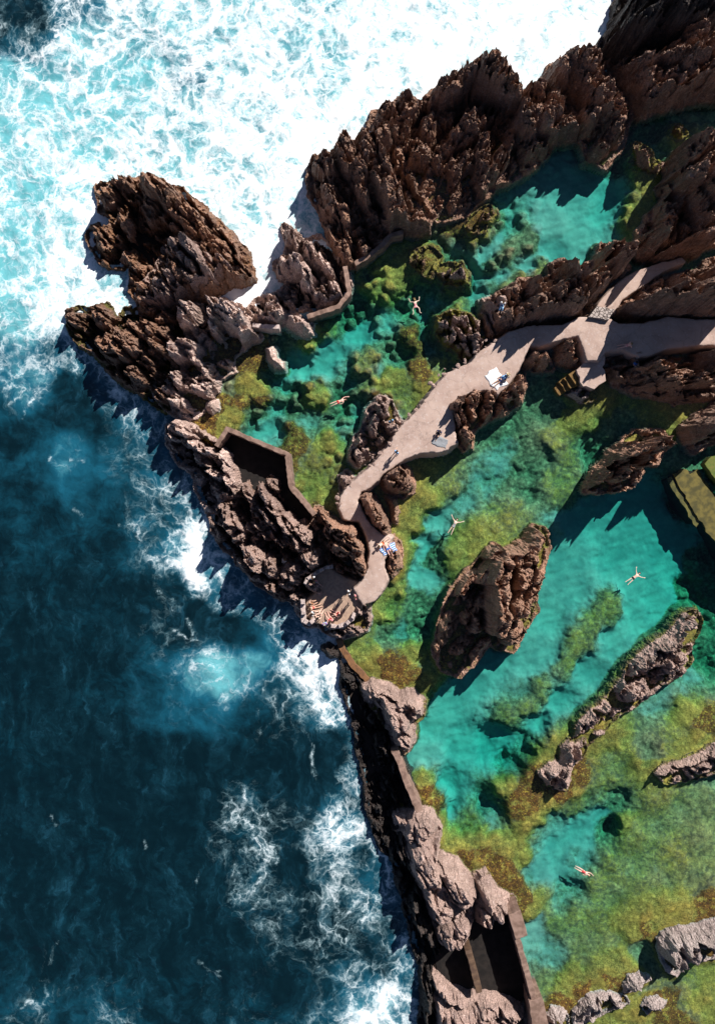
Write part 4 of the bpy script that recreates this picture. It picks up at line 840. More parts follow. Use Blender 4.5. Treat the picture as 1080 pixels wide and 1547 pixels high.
# ------------------------------------------------------------------ paved paths
PAVE = None
def pave_material():
    t = NT('worn_pink_concrete')
    n1 = t.noise(0.5, 5, .6); n2 = t.noise(4.0, 6, .7); n3 = t.noise(16, 4, .7)
    col = t.mix(t.ss(n1, .35, .65), (0.375, 0.280, 0.240), (0.295, 0.210, 0.178))
    col = t.mix(t.ss(n2, .50, .72), col, (0.42, 0.345, 0.32))
    col = t.mix(t.ss(n3, .58, .75), col, (0.20, 0.15, 0.135))
    st = t.noise(.9, 6, .7, dist=1.0)
    col = t.mix(t.math('MULTIPLY', t.ss(st, .56, .70), .55), col, (0.19, 0.140, 0.118))
    cr = t.voro(.28, 'DISTANCE_TO_EDGE', t.vmath('ADD', t.obj(), t.vmath('SCALE', t.noise(.8, 4, .6, color=True), scale=1.6)))
    col = t.mix(t.math('MULTIPLY', t.ss(cr, .016, .004), .3), col, (0.13, 0.10, 0.088))
    t.principled(col, .9, .2, t.bump(t.math('ADD', n2, n3), .5, .03))
    return t.m
PAVE = pave_material()

def paved(name, poly, z, mat=PAVE, wob=.28, step=.09, label=None, cat=None, kind='structure', zb=-1.2, tilt=None, amp=.03):
    wp = np.array([W(p[0], p[1], z) for p in poly])
    x0, y0 = wp.min(0) - .5; x1, y1 = wp.max(0) + .5
    nx = int((x1 - x0) / step) + 2; ny = int((y1 - y0) / step) + 2
    X, Y = np.meshgrid(x0 + np.arange(nx) * step, y0 + np.arange(ny) * step); Zo = 0 * X
    sd = poly_sd(X, Y, wp) + wob * fbm(X * .9, Y * .9, Zo + z, 4, .65)
    Z = z + amp * fbm(X * .7, Y * .7, Zo + 3, 4) + .012 * fbm(X * 5, Y * 5, Zo + 3, 3)
    Z = Z - .04 * sstep(.35, .0, sd)
    if tilt is not None: Z = Z + tilt(X, Y)
    side = np.clip(-sd, 0, 1) * 9
    Z2 = np.maximum(np.where(sd > 0, Z, Z - side), zb)
    HEIGHTS.append((x0, y0, step, Z.copy() * (sd > .1) - 5 * (sd <= .1)))
    o = grid_obj(name, X, Y, Z2, (sd > -.38), mat, None, (wp[:, 0].mean(), wp[:, 1].mean(), 0))
    o['kind'] = kind
    if kind == 'thing': del o['kind']
    tag(o, label, cat)
    return o

paved('path', [(548,915),(540,902),(536,890),(548,876),(556,858),(559,832),(552,806),(542,788),(520,786),(513,768),(515,750),(524,736),(540,722),(560,704),(590,668),(602,648),(634,616),(650,592),(672,566),(690,556),(712,545),(726,530),(745,518),(778,507),(797,503),(808,510),(792,540),(786,556),(770,580),(752,596),(735,590),(716,590),(694,602),(684,620),(688,650),(692,668),(676,680),(655,684),(640,684),(618,690),(604,700),(590,708),(574,722),(558,738),(545,744),(541,756),(552,778),(566,800),(580,808),(592,812),(590,830),(580,846),(582,862),(586,878),(580,892),(566,908)], 2.6)
paved('path', [(745,519),(770,500),(800,492),(850,490),(876,478),(892,480),(910,482),(902,494),(880,506),(850,512),(815,524),(800,522),(778,512)], 2.6 - .004, wob=.15)
paved('walkway', [(872,506),(893,488),(915,478),(934,488),(970,488),(1010,478),(1050,482),(1190,482),(1190,524),(1050,522),(1005,528),(985,536),(965,540),(940,528),(915,532),(905,545),(886,545),(880,525)], 2.6 - .012, wob=.15)
paved('walkway', [(900,463),(910,450),(935,425),(965,408),(1000,396),(1030,388),(1036,395),(1000,411),(970,433),(940,452),(930,472),(912,474)], 1.3, wob=.15)
paved('terrace', [(462,908),(462,930),(474,942),(488,944),(500,952),(520,950),(538,932),(546,920),(552,896),(548,880),(520,872),(500,858),(480,858),(466,872),(462,886),(476,896)], 1.75, wob=.12, mat=plain_mat('terrace_ochre_concrete', (0.32, 0.225, 0.165), (0.24, 0.165, 0.13), 3.0, .9, .2, .02))

# rock floors of the two walled pits, their deep shade painted in as near-black
PIT_SHADE = plain_mat('pit_shade_black', (0.016, 0.013, 0.012), (0.008, 0.007, 0.007), 1.5, .8, .15, .1)
prism('pit_floor', [W(*p) for p in [(330,676,2.6),(344,651,2.6),(390,671,2.6),(434,689,2.6),(439,737,2.6),(475,780,2.6),(455,795),(400,760),(350,740),(330,700)]], -3, .15, PIT_SHADE, 'structure')
prism('pit_floor', [W(*p) for p in [(700,1400),(745,1370),(779,1410,3.2),(791,1452,3.2),(808,1514,3.2),(790,1530,2),(720,1500),(665,1490),(655,1440)]], -3, .15, PIT_SHADE, 'structure')
# ------------------------------------------------------------------ walls, slabs and steps
CONC = plain_mat('stained_concrete', (0.215, 0.140, 0.112), (0.125, 0.078, 0.060), 1.6, .85, .25, .04)
RUST = plain_mat('rust_stained_concrete', (0.16, 0.075, 0.030), (0.085, 0.040, 0.018), 2.2, .6, .4, .04)
PALE = plain_mat('pale_rendered_stone', (0.42, 0.345, 0.325), (0.27, 0.21, 0.195), 5.0, .85, .25, .03)
ALGS = plain_mat('algae_coated_stone', (0.110, 0.088, 0.020), (0.045, 0.040, 0.011), 1.4, .8, .3, .05)
GREEN = plain_mat('green_weed_stone', (0.060, 0.095, 0.014), (0.115, 0.110, 0.024), 3.0, .8, .3, .05)
TREAD = plain_mat('ochre_weed_tread', (0.17, 0.095, 0.026), (0.075, 0.045, 0.016), 3.0, .8, .3, .04)

def ribbon(name, line, width, z, zb, mat, parent=None, wob=.10, seg=.30, loc=None):
    """a wall following a polyline (survey pixels), with slightly worn edges"""
    pts = [Vector(W(p[0], p[1], z)) for p in line]
    ws = [(p[2] if len(p) > 2 else width) / S for p in line]
    P, Q = [], []
    for i in range(len(pts) - 1):
        n = max(int((pts[i + 1] - pts[i]).length / seg), 1)
        for k in range(n):
            t = k / n; P.append(pts[i].lerp(pts[i + 1], t)); Q.append(ws[i] * (1 - t) + ws[i + 1] * t)
    P.append(pts[-1]); Q.append(ws[-1])
    rg = random.Random(len(P) * 31 + int(z * 100))
    V, F = [], []
    for i, p in enumerate(P):
        a = P[max(i - 1, 0)]; b = P[min(i + 1, len(P) - 1)]
        d = (b - a).normalized(); nrm = Vector((-d.y, d.x)); h = Q[i] / 2
        zz = z + rg.uniform(-.5, .5) * wob
        l = p + nrm * (h + rg.uniform(-.5, .5) * wob); r = p - nrm * (h + rg.uniform(-.5, .5) * wob)
        c = .03
        V += [(*(l + nrm * c), zb), (*(l), zz - c), (*(l - nrm * c), zz), (*(r + nrm * c), zz), (*r, zz - c), (*(r - nrm * c), zb)]
    for i in range(len(P) - 1):
        a, b = i * 6, (i + 1) * 6
        for k in range(5): F.append((a + k, a + k + 1, b + k + 1, b + k))
        F.append((a + 5, a, b, b + 5))
    F.append(tuple(range(5, -1, -1))); e = (len(P) - 1) * 6; F.append(tuple(range(e, e + 6)))
    return mesh_obj(name, V, F, mat, parent)

def slab(name, poly, z, zb, mat, parent=None, wob=.05):
    rg = random.Random(int(poly[0][0] * 7 + z * 50))
    pts = []
    n = len(poly)
    for i in range(n):
        a = Vector(W(poly[i][0], poly[i][1], z)); b = Vector(W(poly[(i + 1) % n][0], poly[(i + 1) % n][1], z))
        k = max(int((b - a).length / .4), 1)
        for j in range(k):
            p = a.lerp(b, j / k); pts.append((p.x + rg.uniform(-wob, wob), p.y + rg.uniform(-wob, wob)))
    c = Vector((sum(p[0] for p in pts) / len(pts), sum(p[1] for p in pts) / len(pts)))
    n = len(pts)
    ins = []
    for p in pts:
        d = Vector(p) - c; d = d * (1 - .05 / max(d.length, .1)); ins.append((c.x + d.x, c.y + d.y))
    tri = tessellate_polygon([[Vector((p[0], p[1], 0)) for p in ins]])
    V = [(p[0], p[1], z) for p in ins] + [(p[0], p[1], z - .05) for p in pts] + [(p[0], p[1], zb) for p in pts]
    F = []
    area = sum(pts[i][0] * pts[(i + 1) % n][1] - pts[(i + 1) % n][0] * pts[i][1] for i in range(n))
    for a, b, cc in tri:
        A, B, Cc = ins[a], ins[b], ins[cc]
        F.append((a, b, cc) if (B[0] - A[0]) * (Cc[1] - A[1]) - (B[1] - A[1]) * (Cc[0] - A[0]) > 0 else (cc, b, a))
    for o in (0, n):
        for i in range(n):
            j = (i + 1) % n; q = (o + i, o + n + i, o + n + j, o + j)
            F.append(q if area > 0 else q[::-1])
    return mesh_obj(name, V, F, mat, parent)

tag(ribbon('pool_wall', [(327,674),(343,648),(390,668),(434,686),(439,735),(475,778)], 7, 2.6, -1.2, CONC), 'angled brown concrete wall holding back the upper pool above a deep black pit', 'wall')
tag(ribbon('pool_wall', [(609,351),(591,354),(577,370),(553,389),(536,398)], 7, 1.7, -1.2, CONC), 'brown concrete wall slanting up to the ribbed crag at the top of the upper pool', 'wall')
tag(ribbon('pool_wall', [(521,402),(528,442),(511,463),(488,471),(464,478)], 7, 1.7, -1.2, CONC), 'hooked brown concrete wall along the jagged reef beside the upper pool', 'wall')
tag(ribbon('pool_wall', [(382,491),(402,493),(422,494)], 7, 1.9, -1.2, PALE), 'short pale straight wall joining the lava shoulder to the rounded boulder', 'wall')
tag(ribbon('weir', [(512,966),(519,984),(534,1006),(548,1020),(561,1034)], 9, .22, -1.6, RUST), 'low rust brown weir between the foaming sea and the greenish middle pool', 'weir')
tag(ribbon('pool_wall', [(597,1136,11),(603,1150,9),(613,1180,9),(634,1226,11)], 9, 3.3, -1.4, CONC), 'narrow straight mauve concrete wall between the two southern lava blocks', 'wall')
pw = empty('pool_wall', (*W(795, 1450, 3.2), 0)); tag(pw, 'long concrete wall with block ends between the black pit and the lower right pool', 'wall')
def under(o, root):
    o.parent = root; o.matrix_parent_inverse = Matrix.Translation(root.location).inverted(); return o
under(ribbon('wall_run', [(779,1412),(791,1452),(808,1516)], 9, 3.2, -1.4, CONC), pw)
under(slab('end_block', [(767,1383),(786,1375),(797,1413),(779,1421)], 3.35, -1.4, CONC), pw)
under(slab('end_block', [(799,1512),(819,1507),(834,1575),(806,1585)], 3.35, -1.4, CONC), pw)
tag(ribbon('crosswall', [(707,1436),(716,1468),(724,1500)], 9, 2.6, -1.4, plain_mat('dark_wet_concrete', (0.10, 0.060, 0.036), (0.06, 0.035, 0.024), 2.0, .7, .3, .04)), 'thin dark brown wall dividing the two black pits at the bottom', 'wall')

# stepped bathing platform by the path
bp = empty('bathing_platform', (*W(890, 560, 1.6), 0)); tag(bp, 'stone bathing platform with yellow weedy steps going down into the middle pool', 'platform')
under(slab('landing', [(869,560),(884,545),(893,526),(903,516),(914,536),(911,555),(916,574),(899,587),(879,583)], 1.9, -1.5, PAVE, wob=.12), bp)
for k, (a, b, c, d) in enumerate([((858,565),(868,559),(880,580),(870,584)), ((851,571),(859,565.5),(870,584.5),(861,588)), ((844,578),(851,572),(861,588.5),(853,592)), ((836,586),(844,579),(853,592.5),(845,598))]):
    under(slab('step', [a, b, c, d], 1.45 - .38 * k, -1.5, TREAD, wob=.07), bp)
t = NT('cobbles'); e = t.voro(3.4, 'DISTANCE_TO_EDGE')
t.principled(t.mix(t.ss(e, .03, .10), (0.06, 0.045, 0.04), t.mix(t.noise(2.5, 3), (0.42, 0.36, 0.33), (0.22, 0.18, 0.165))), .85, .3, t.bump(t.ss(e, .0, .14), .8, .06))
tag(slab('cobbled_slab', [(888,479),(901,462),(928,467),(919,484)], 3.0, .5, t.m, wob=.06), 'small sunlit cobbled slab where the path meets the two shaded walkways', 'slab')
ep = empty('stone_platform', (*W(1070, 780, .2), 0)); tag(ep, 'weed-covered stone platform with a long step at the right edge of the deep pool', 'platform')
DK = plain_mat('submerged_shade_stone', (0.018, 0.020, 0.014), (0.010, 0.012, 0.010), 2.0, .9, .1, .05)  # near-black colour paints the shade on the platform's sides
under(slab('deck', [(1015,717),(1033,706),(1040,716),(1052,709),(1075,744),(1120,800),(1190,870),(1190,960),(1130,900),(1077,818),(1052,780)], .10, -.15, ALGS, wob=.14), ep)
under(slab('step', [(1006,723),(1013,719.5),(1056,789),(1050,796)], -.12, -.3, ALGS, wob=.10), ep)
under(slab('plinth', [(1018,719),(1033,709),(1052,713),(1075,748),(1120,804),(1190,874),(1190,950),(1130,894),(1077,813),(1053,777)], -.16, -6, DK, wob=.02), ep)
under(slab('plinth', [(1008,725),(1013,722),(1054,788),(1050,792)], -.31, -6, DK, wob=.02), ep)
tag(slab('stone_block', [(1063,701),(1073,690),(1120,680),(1140,760),(1092,740)], .9, -.3, GREEN, wob=.06), 'green weedy square block at the right edge above the weed-covered platform', 'block')

# lookout parapets: a low rendered wall with upright stones along it
def parapet(line, z, label, w=6, gap=True):
    root = empty('parapet', (*W(line[0][0], line[0][1], z), z)); tag(root, label, 'parapet')
    under(ribbon('wall_base', line, w, z + .45, z - 1.2, PALE, wob=.08), root)
    pts = [Vector(W(p[0], p[1], z + 1)) for p in line]
    rg = random.Random(len(line))
    run = 0
    for i in range(len(pts) - 1):
        d = pts[i + 1] - pts[i]; L = d.length; u = d.normalized(); n = Vector((-u.y, u.x)); s = run
        while s + .42 < L:
            a = pts[i] + u * (s + rg.uniform(0, .06)); b = a + u * rg.uniform(.36, .46); h = w / S * .46
            V = []
            for zz, q in ((z + .40, 1), (z + .88, 1), (z + .95, .8)):
                m = (a + b) / 2
                for c in (a + n * h, b + n * h, b - n * h, a - n * h): V.append((*(m + (c - m) * q), zz + rg.uniform(-.02, .02)))
            F = [(3, 2, 1, 0)] + [(o + k, o + (k + 1) % 4, o + 4 + (k + 1) % 4, o + 4 + k) for o in (0, 4) for k in range(4)] + [(8, 9, 10, 11)]
            F = [f[::-1] for f in F]
            under(mesh_obj('upright_stone', V, F, PALE), root); s += .74 if gap else .50
        run = max(0, s - L)
    return root
parapet([(457,906),(458,922),(459,938),(467,943),(476,935)], 1.75, 'pale notched parapet at the seaward left end of the lookout terrace', 7)
parapet([(499,946),(511,947),(523,943),(532,935),(536,926)], 1.75, 'curved pale parapet with dark gaps along the lower right of the lookout terrace', 6)
parapet([(460,883),(464,875),(473,869),(482,863),(492,858),(503,856)], 1.75, 'curved pale parapet along the upper left of the lookout terrace, below the rock tower', 5, False)

# rubble along the left edge of the path
def pebble(seed, r):
    import bmesh
    bm = bmesh.new(); bmesh.ops.create_icosphere(bm, subdivisions=2, radius=1)
    for v in bm.verts:
        k = 1 + .35 * float(pnoise(np.array([v.co.x * 1.3 + seed]), np.array([v.co.y * 1.3]), np.array([v.co.z * 1.3 + seed]))[0])
        v.co = Vector((v.co.x * r * k * 1.25, v.co.y * r * k * .9, v.co.z * r * k * .7))
    me = bpy.data.meshes.new('rubble_stone'); bm.to_mesh(me); bm.free()
    return me
PEB = [pebble(i * 3.1, .3) for i in range(6)]
for me in PEB: me.materials.append(MAT['mauve'])
rg = random.Random(5)
EDGE = [(514,770),(514,752),(522,735),(540,720),(560,703),(576,684),(592,666),(603,646),(620,630),(636,613),(650,590),(664,572),(674,563),(690,554),(712,543),(726,529),(745,517),(762,510)]
n = 0
for (a, b) in zip(EDGE[:-1], EDGE[1:]):
    for k in range(2 + rg.randint(0, 1)):
        tt = rg.random(); px = a[0] + (b[0] - a[0]) * tt - rg.uniform(-3, 6); py = a[1] + (b[1] - a[1]) * tt - rg.uniform(-3, 6)
        o = bpy.data.objects.new('rubble_stone', PEB[n % 6]); n += 1
        s = rg.uniform(.25, .85) ** 1.3
        o.location = (*W(px, py, 2.5), 2.52); o.scale = (s, s * rg.uniform(.8, 1.2), s); o.rotation_euler = (rg.uniform(-.4, .4), rg.uniform(-.4, .4), rg.uniform(0, 6))
        link(o); tag(o, 'small loose rubble stone lining the left edge of the pale path', 'stone', 'rubble stones along the path edge')
# ------------------------------------------------------------------ people and towels
def skin_mat(name, c): return plain_mat(name, c, tuple(.85 * v for v in c), 12, .55, .35)
SKIN = [skin_mat('skin_light', (0.62, 0.42, 0.34)), skin_mat('skin_tan', (0.46, 0.28, 0.20)), skin_mat('skin_rosy', (0.66, 0.38, 0.31))]
HAIR = {'dark': plain_mat('dark_hair', (0.018, 0.013, 0.010)), 'brown': plain_mat('brown_hair', (0.07, 0.04, 0.022)), 'fair': plain_mat('fair_hair', (0.28, 0.19, 0.09)), 'grey': plain_mat('grey_hair', (0.3, 0.29, 0.28))}
CL = {k: plain_mat(k + '_cloth', v, tuple(.82 * q for q in v), 6, .9, .15) for k, v in dict(white=(.66, .66, .68), blue=(.05, .17, .55), lightblue=(.22, .42, .68), navy=(.022, .032, .10), orange=(.68, .13, .03), red=(.52, .045, .05), pink=(.62, .24, .26), black=(.018, .018, .02), grey=(.22, .23, .25), purple=(.20, .13, .34), sand=(.50, .38, .24), brown=(.22, .09, .035)).items()}
EYE = plain_mat('eye_dark', (0.02, 0.015, 0.012))

def skinned(name, V, E, rad, mat, parent=None, root=0, sub=1):
    me = bpy.data.meshes.new(name); me.from_pydata([tuple(v) for v in V], E, []); me.update(); me.materials.append(mat)
    o = bpy.data.objects.new(name, me); link(o, parent)
    o.modifiers.new('skin', 'SKIN').use_smooth_shade = True
    sv_ = me.skin_vertices[0].data if me.skin_vertices else None
    if sv_ is None:
        bpy.context.view_layer.objects.active = o; o.select_set(True); bpy.ops.mesh.customdata_skin_add(); o.select_set(False); sv_ = me.skin_vertices[0].data
    for i, r in enumerate(rad):
        sv_[i].radius = (r, r) if not isinstance(r, tuple) else r
        sv_[i].use_root = (i == root)
    m = o.modifiers.new('sub', 'SUBSURF'); m.levels = sub; m.render_levels = sub
    return o

def mir(d):
    out = {}
    for k, v in d.items():
        if k.endswith('L'):
            out[k] = v
            if k[:-1] + 'R' not in d: out[k[:-1] + 'R'] = (-v[0], v[1], v[2])
        else: out[k] = v
    return out
POSE = {
 'stand': mir(dict(pel=(0,0,.95), chest=(0,0,1.28), neck=(0,0,1.48), head=(0,.03,1.62), top=(0,.02,1.73), shL=(-.18,0,1.42), elL=(-.25,-.02,1.14), wrL=(-.25,.08,.90), hipL=(-.09,0,.92), knL=(-.10,.03,.50), anL=(-.10,-.02,.08), toL=(-.12,.16,.04))),
 'walk': mir(dict(pel=(0,0,.95), chest=(0,.03,1.28), neck=(0,.05,1.48), head=(0,.08,1.62), top=(0,.07,1.73), shL=(-.18,.03,1.42), elL=(-.25,.14,1.18), wrL=(-.22,.32,1.02), shR=(.18,.03,1.42), elR=(.26,-.12,1.17), wrR=(.25,-.26,.97), hipL=(-.09,0,.92), hipR=(.09,0,.92), knL=(-.10,-.05,.50), anL=(-.10,-.36,.14), toL=(-.11,-.26,.04), knR=(.10,.22,.52), anR=(.10,.30,.08), toR=(.11,.46,.05))),
 'sit': mir(dict(pel=(0,0,.12), chest=(0,-.10,.44), neck=(0,-.08,.64), head=(0,-.03,.78), top=(0,-.04,.89), shL=(-.18,-.09,.58), elL=(-.27,.02,.33), wrL=(-.20,.22,.30), hipL=(-.09,.02,.12), knL=(-.13,.40,.34), anL=(-.13,.72,.07), toL=(-.14,.90,.06))),
 'lounge': mir(dict(pel=(0,0,.12), chest=(0,-.24,.36), neck=(0,-.31,.54), head=(0,-.32,.68), top=(0,-.35,.78), shL=(-.18,-.30,.48), elL=(-.28,-.42,.25), wrL=(-.27,-.46,.05), hipL=(-.09,.03,.12), knL=(-.12,.46,.16), anL=(-.13,.88,.07), toL=(-.15,.95,.17))),
 'lie': mir(dict(pel=(0,0,.12), chest=(0,.33,.14), neck=(0,.53,.14), head=(0,.68,.14), top=(0,.79,.13), shL=(-.18,.46,.13), elL=(-.30,.20,.10), wrL=(-.30,-.05,.08), hipL=(-.09,-.03,.12), knL=(-.12,-.46,.13), anL=(-.14,-.88,.08), toL=(-.16,-.95,.18))),
 'float': mir(dict(pel=(0,0,.0), chest=(0,.33,.03), neck=(0,.53,.04), head=(0,.68,.05), top=(0,.79,.05), shL=(-.18,.46,.03), elL=(-.42,.58,.03), wrL=(-.60,.76,.03), hipL=(-.09,-.03,.0), knL=(-.13,-.46,-.02), anL=(-.17,-.86,-.03), toL=(-.19,-.98,.0))),
 'breast': mir(dict(pel=(0,0,.0), chest=(0,.33,.02), neck=(0,.52,.05), head=(0,.66,.09), top=(0,.74,.15), shL=(-.18,.46,.02), elL=(-.44,.48,-.04), wrL=(-.50,.74,-.06), hipL=(-.09,-.03,.0), knL=(-.33,-.28,-.06), anL=(-.32,-.68,-.03), toL=(-.46,-.80,-.02))),
 'crawl': mir(dict(pel=(0,0,.0), chest=(.01,.33,.01), neck=(.02,.52,.02), head=(.03,.66,.03), top=(.05,.76,.04), shL=(-.18,.47,.01), elL=(-.24,.74,.03), wrL=(-.16,.98,.0), shR=(.19,.44,.0), elR=(.30,.20,-.06), wrR=(.22,-.04,-.10), hipL=(-.09,-.03,.0), hipR=(.09,-.03,.0), knL=(-.11,-.46,-.05), anL=(-.10,-.86,.0), toL=(-.10,-.98,-.02), knR=(.12,-.44,.0), anR=(.14,-.82,-.12), toR=(.14,-.94,-.12))),
 'crouch': mir(dict(pel=(0,0,.52), chest=(0,.22,.78), neck=(0,.34,.94), head=(0,.42,1.06), top=(0,.44,1.17), shL=(-.18,.28,.90), elL=(-.26,.40,.64), wrL=(-.24,.56,.44), hipL=(-.09,0,.50), knL=(-.16,.30,.42), anL=(-.13,.02,.08), toL=(-.15,.20,.04))),
}

def lerp(a, b, t): return tuple(a[i] * (1 - t) + b[i] * t for i in range(3))

def person(px, py, pose, heading, label, skin=0, hair='dark', top=None, bottom=None, z=None, suit=None, hat=None, group=None, sc=1.0, cat='person', longhair=False):
    J = POSE[pose]
    if z is None:
        z = 1.0
        for _ in range(3):
            x, y = W(px, py, z + .5); z = ground_z(x, y)
        z -= .03
    x, y = W(px, py, z + .4)
    names = ['pel', 'chest', 'neck', 'head', 'top']
    V = [J[n] for n in names]; E = [(0, 1), (1, 2), (2, 3), (3, 4)]
    rad = [(.135, .11), (.15, .115), .055, (.085, .098), (.062, .07)]
    # nose, brought out on the face side
    up = (Vector(J['top']) - Vector(J['neck'])).normalized()
    face = Vector((0, 1, 0)) - up * up.y
    if face.length < .35: face = Vector((0, 0, 1 if pose != 'breast' else -1))
    face.normalize()
    V.append(tuple(Vector(J['head']) + face * .115 - up * .01)); E.append((3, 5)); rad.append(.016)
    for s in 'LR':
        b = len(V)
        sh, el, wr = J['sh' + s], J['el' + s], J['wr' + s]
        f = (Vector(wr) - Vector(el)).normalized(); pa = Vector(wr) + f * .07
        V += [sh, el, wr, tuple(pa)]; rad += [.062, .045, .031, (.040, .022)]
        E += [(1, b), (b, b + 1), (b + 1, b + 2), (b + 2, b + 3)]
        side = f.cross(Vector((0, 0, 1)));  side = side.normalized() if side.length > .1 else Vector((1, 0, 0))
        nrm = side.cross(f).normalized()
        for q, L in enumerate((.072, .085, .08, .062)):
            o = side * (q - 1.5) * .021
            k = len(V)
            V += [tuple(pa + o + f * .035), tuple(pa + o * 1.15 + f * (.035 + L * .55) - nrm * .006), tuple(pa + o * 1.2 + f * (.035 + L) - nrm * .022)]
            rad += [.0095, .009, .0075]; E += [(b + 3, k), (k, k + 1), (k + 1, k + 2)]
        k = len(V); sg = -1 if s == 'L' else 1
        V += [tuple(Vector(wr) + f * .045 + side * .045 * sg), tuple(Vector(wr) + f * .085 + side * .062 * sg - nrm * .01)]
        rad += [.012, .009]; E += [(b + 2, k), (k, k + 1)]
        b = len(V)
        hp, kn, an, to = J['hip' + s], J['kn' + s], J['an' + s], J['to' + s]
        V += [hp, lerp(kn, an, .0), lerp(kn, an, .35), an, to]; rad += [.088, .060, .056, .037, (.042, .026)]
        E += [(0, b), (b, b + 1), (b + 1, b + 2), (b + 2, b + 3), (b + 3, b + 4)]
    body = skinned('person', V, E, rad, SKIN[skin])
    body.location = (x, y, z); body.rotation_euler = (0, 0, R(heading - 90)); body.scale = (sc, sc, sc)
    tag(body, label, cat, group)
    hd = Vector(J['head']); tp = Vector(J['top'])
    hv = [tuple(hd - face * .025 + up * .035), tuple(tp - face * .01 + up * .012), tuple(hd - face * .05 - up * .03)]
    hr = [.100, .074, .075]; he = [(0, 1), (0, 2)]
    if longhair: hv.append(tuple(hd - face * .09 - up * .2)); hr.append(.05); he.append((2, 3))
    skinned('hair', hv, he, hr, HAIR[hair], body)
    sd = face.cross(up).normalized()
    for q in (-1, 1):
        c = hd + face * .088 + sd * .034 * q + up * .012; r = .011
        mesh_obj('eye', [tuple(c + Vector(d) * r) for d in ((1, 0, 0), (-1, 0, 0), (0, 1, 0), (0, -1, 0), (0, 0, 1), (0, 0, -1))], [(0, 2, 4), (2, 1, 4), (1, 3, 4), (3, 0, 4), (2, 0, 5), (1, 2, 5), (3, 1, 5), (0, 3, 5)], EYE, body)
    if top:
        v = [lerp(J['pel'], J['chest'], .1), J['chest'], lerp(J['chest'], J['neck'], .62)]; e = [(0, 1), (1, 2)]; r = [(.155, .13), (.172, .138), (.09, .08)]
        for s in 'LR':
            b = len(v); v += [J['sh' + s], lerp(J['sh' + s], J['el' + s], .55)]; r += [.084, .070]; e += [(1, b), (b, b + 1)]
        skinned('shirt', v, e, r, CL[top], body)
    if bottom:
        ln = .95 if bottom == 'lightblue' else .5
        v = [J['pel'], lerp(J['pel'], J['chest'], .18)]; e = [(0, 1)]; r = [(.158, .132), (.15, .125)]
        for s in 'LR':
            b = len(v); v += [J['hip' + s], lerp(J['hip' + s], J['kn' + s], .5)]; r += [.108, .094]; e += [(0, b), (b, b + 1)]
            if ln > .9: v += [J['kn' + s], lerp(J['kn' + s], J['an' + s], .8)]; r += [.082, .068]; e += [(b + 1, b + 2), (b + 2, b + 3)]
        skinned('trousers' if ln > .9 else 'shorts', v, e, r, CL[bottom], body)
    if suit:
        v = [lerp(J['pel'], J['chest'], -.25), J['pel'], lerp(J['pel'], J['chest'], .5), J['chest']]
        skinned('swimsuit', v, [(0, 1), (1, 2), (2, 3)], [(.10, .09), (.150, .124), (.142, .116), (.158, .122)], CL[suit], body, 1)
    if hat:
        n = 20; hb = hd + up * .07; Vv, Ff = [], []
        for (rr, hh) in ((.20, 0), (.115, .02), (.10, .10), (.05, .125)):
            for k in range(n):
                a = 2 * math.pi * k / n; Vv.append(tuple(hb + (sd * math.cos(a) + face * math.sin(a)) * rr + up * (hh + .012 * math.sin(3 * a) * (rr > .15))))
        for o in range(3):
            for k in range(n): Ff.append((o * n + k, o * n + (k + 1) % n, (o + 1) * n + (k + 1) % n, (o + 1) * n + k))
        Ff.append(tuple(range(3 * n, 4 * n)))
        mesh_obj('sun_hat', Vv, Ff, CL[hat], body)
    return body

def towel(px, py, w, l, rot, mat, label, z=None, bag=False):
    if z is None:
        x, y = W(px, py, 2.6); z = ground_z(x, y)
    x, y = W(px, py, z)
    nx, ny = 13, 19; V, F = [], []
    sd = px * .37
    for k, lay in enumerate((0.035, 0.005)):
        for j in range(ny):
            for i in range(nx):
                u, v = i / (nx - 1) - .5, j / (ny - 1) - .5
                h = .035 * float(pnoise(np.array([u * 4 + sd]), np.array([v * 5]), np.array([1.5]))[0])
                q = .16 * w
                V.append((u * w + q * float(pnoise(np.array([u * 2.2 + sd]), np.array([v * 3.1]), np.array([7.5]))[0]), v * l + q * float(pnoise(np.array([u * 2.7 + sd]), np.array([v * 2.3]), np.array([4.5]))[0]), lay + max(2.2 * h, -.01)))
    N = nx * ny
    for j in range(ny - 1):
        for i in range(nx - 1):
            a = j * nx + i; F.append((a, a + 1, a + nx + 1, a + nx)); F.append((N + a, N + a + nx, N + a + nx + 1, N + a + 1))
    rim = [i for i in range(nx)] + [j * nx + nx - 1 for j in range(1, ny)] + [(ny - 1) * nx + i for i in range(nx - 2, -1, -1)] + [j * nx for j in range(ny - 2, 0, -1)]
    for a, b in zip(rim, rim[1:] + rim[:1]): F.append((a, N + a, N + b, b))
    o = mesh_obj('towel', V, F, mat, None, (x, y, z), True); o.rotation_euler = (0, 0, R(rot))
    return tag(o, label, 'towel')

t = NT('striped_towel_blue'); wv = t.n('ShaderNodeTexWave'); wv.inputs['Scale'].default_value = 1.6; t.set(wv.inputs['Vector'], t.obj())
t.principled(t.mix(t.ss(wv.outputs['Fac'], .45, .55), (.05, .20, .62), (.55, .62, .72)), .9, .1); STRIPE = t.m
PZ = 2.60; TZ = 1.76
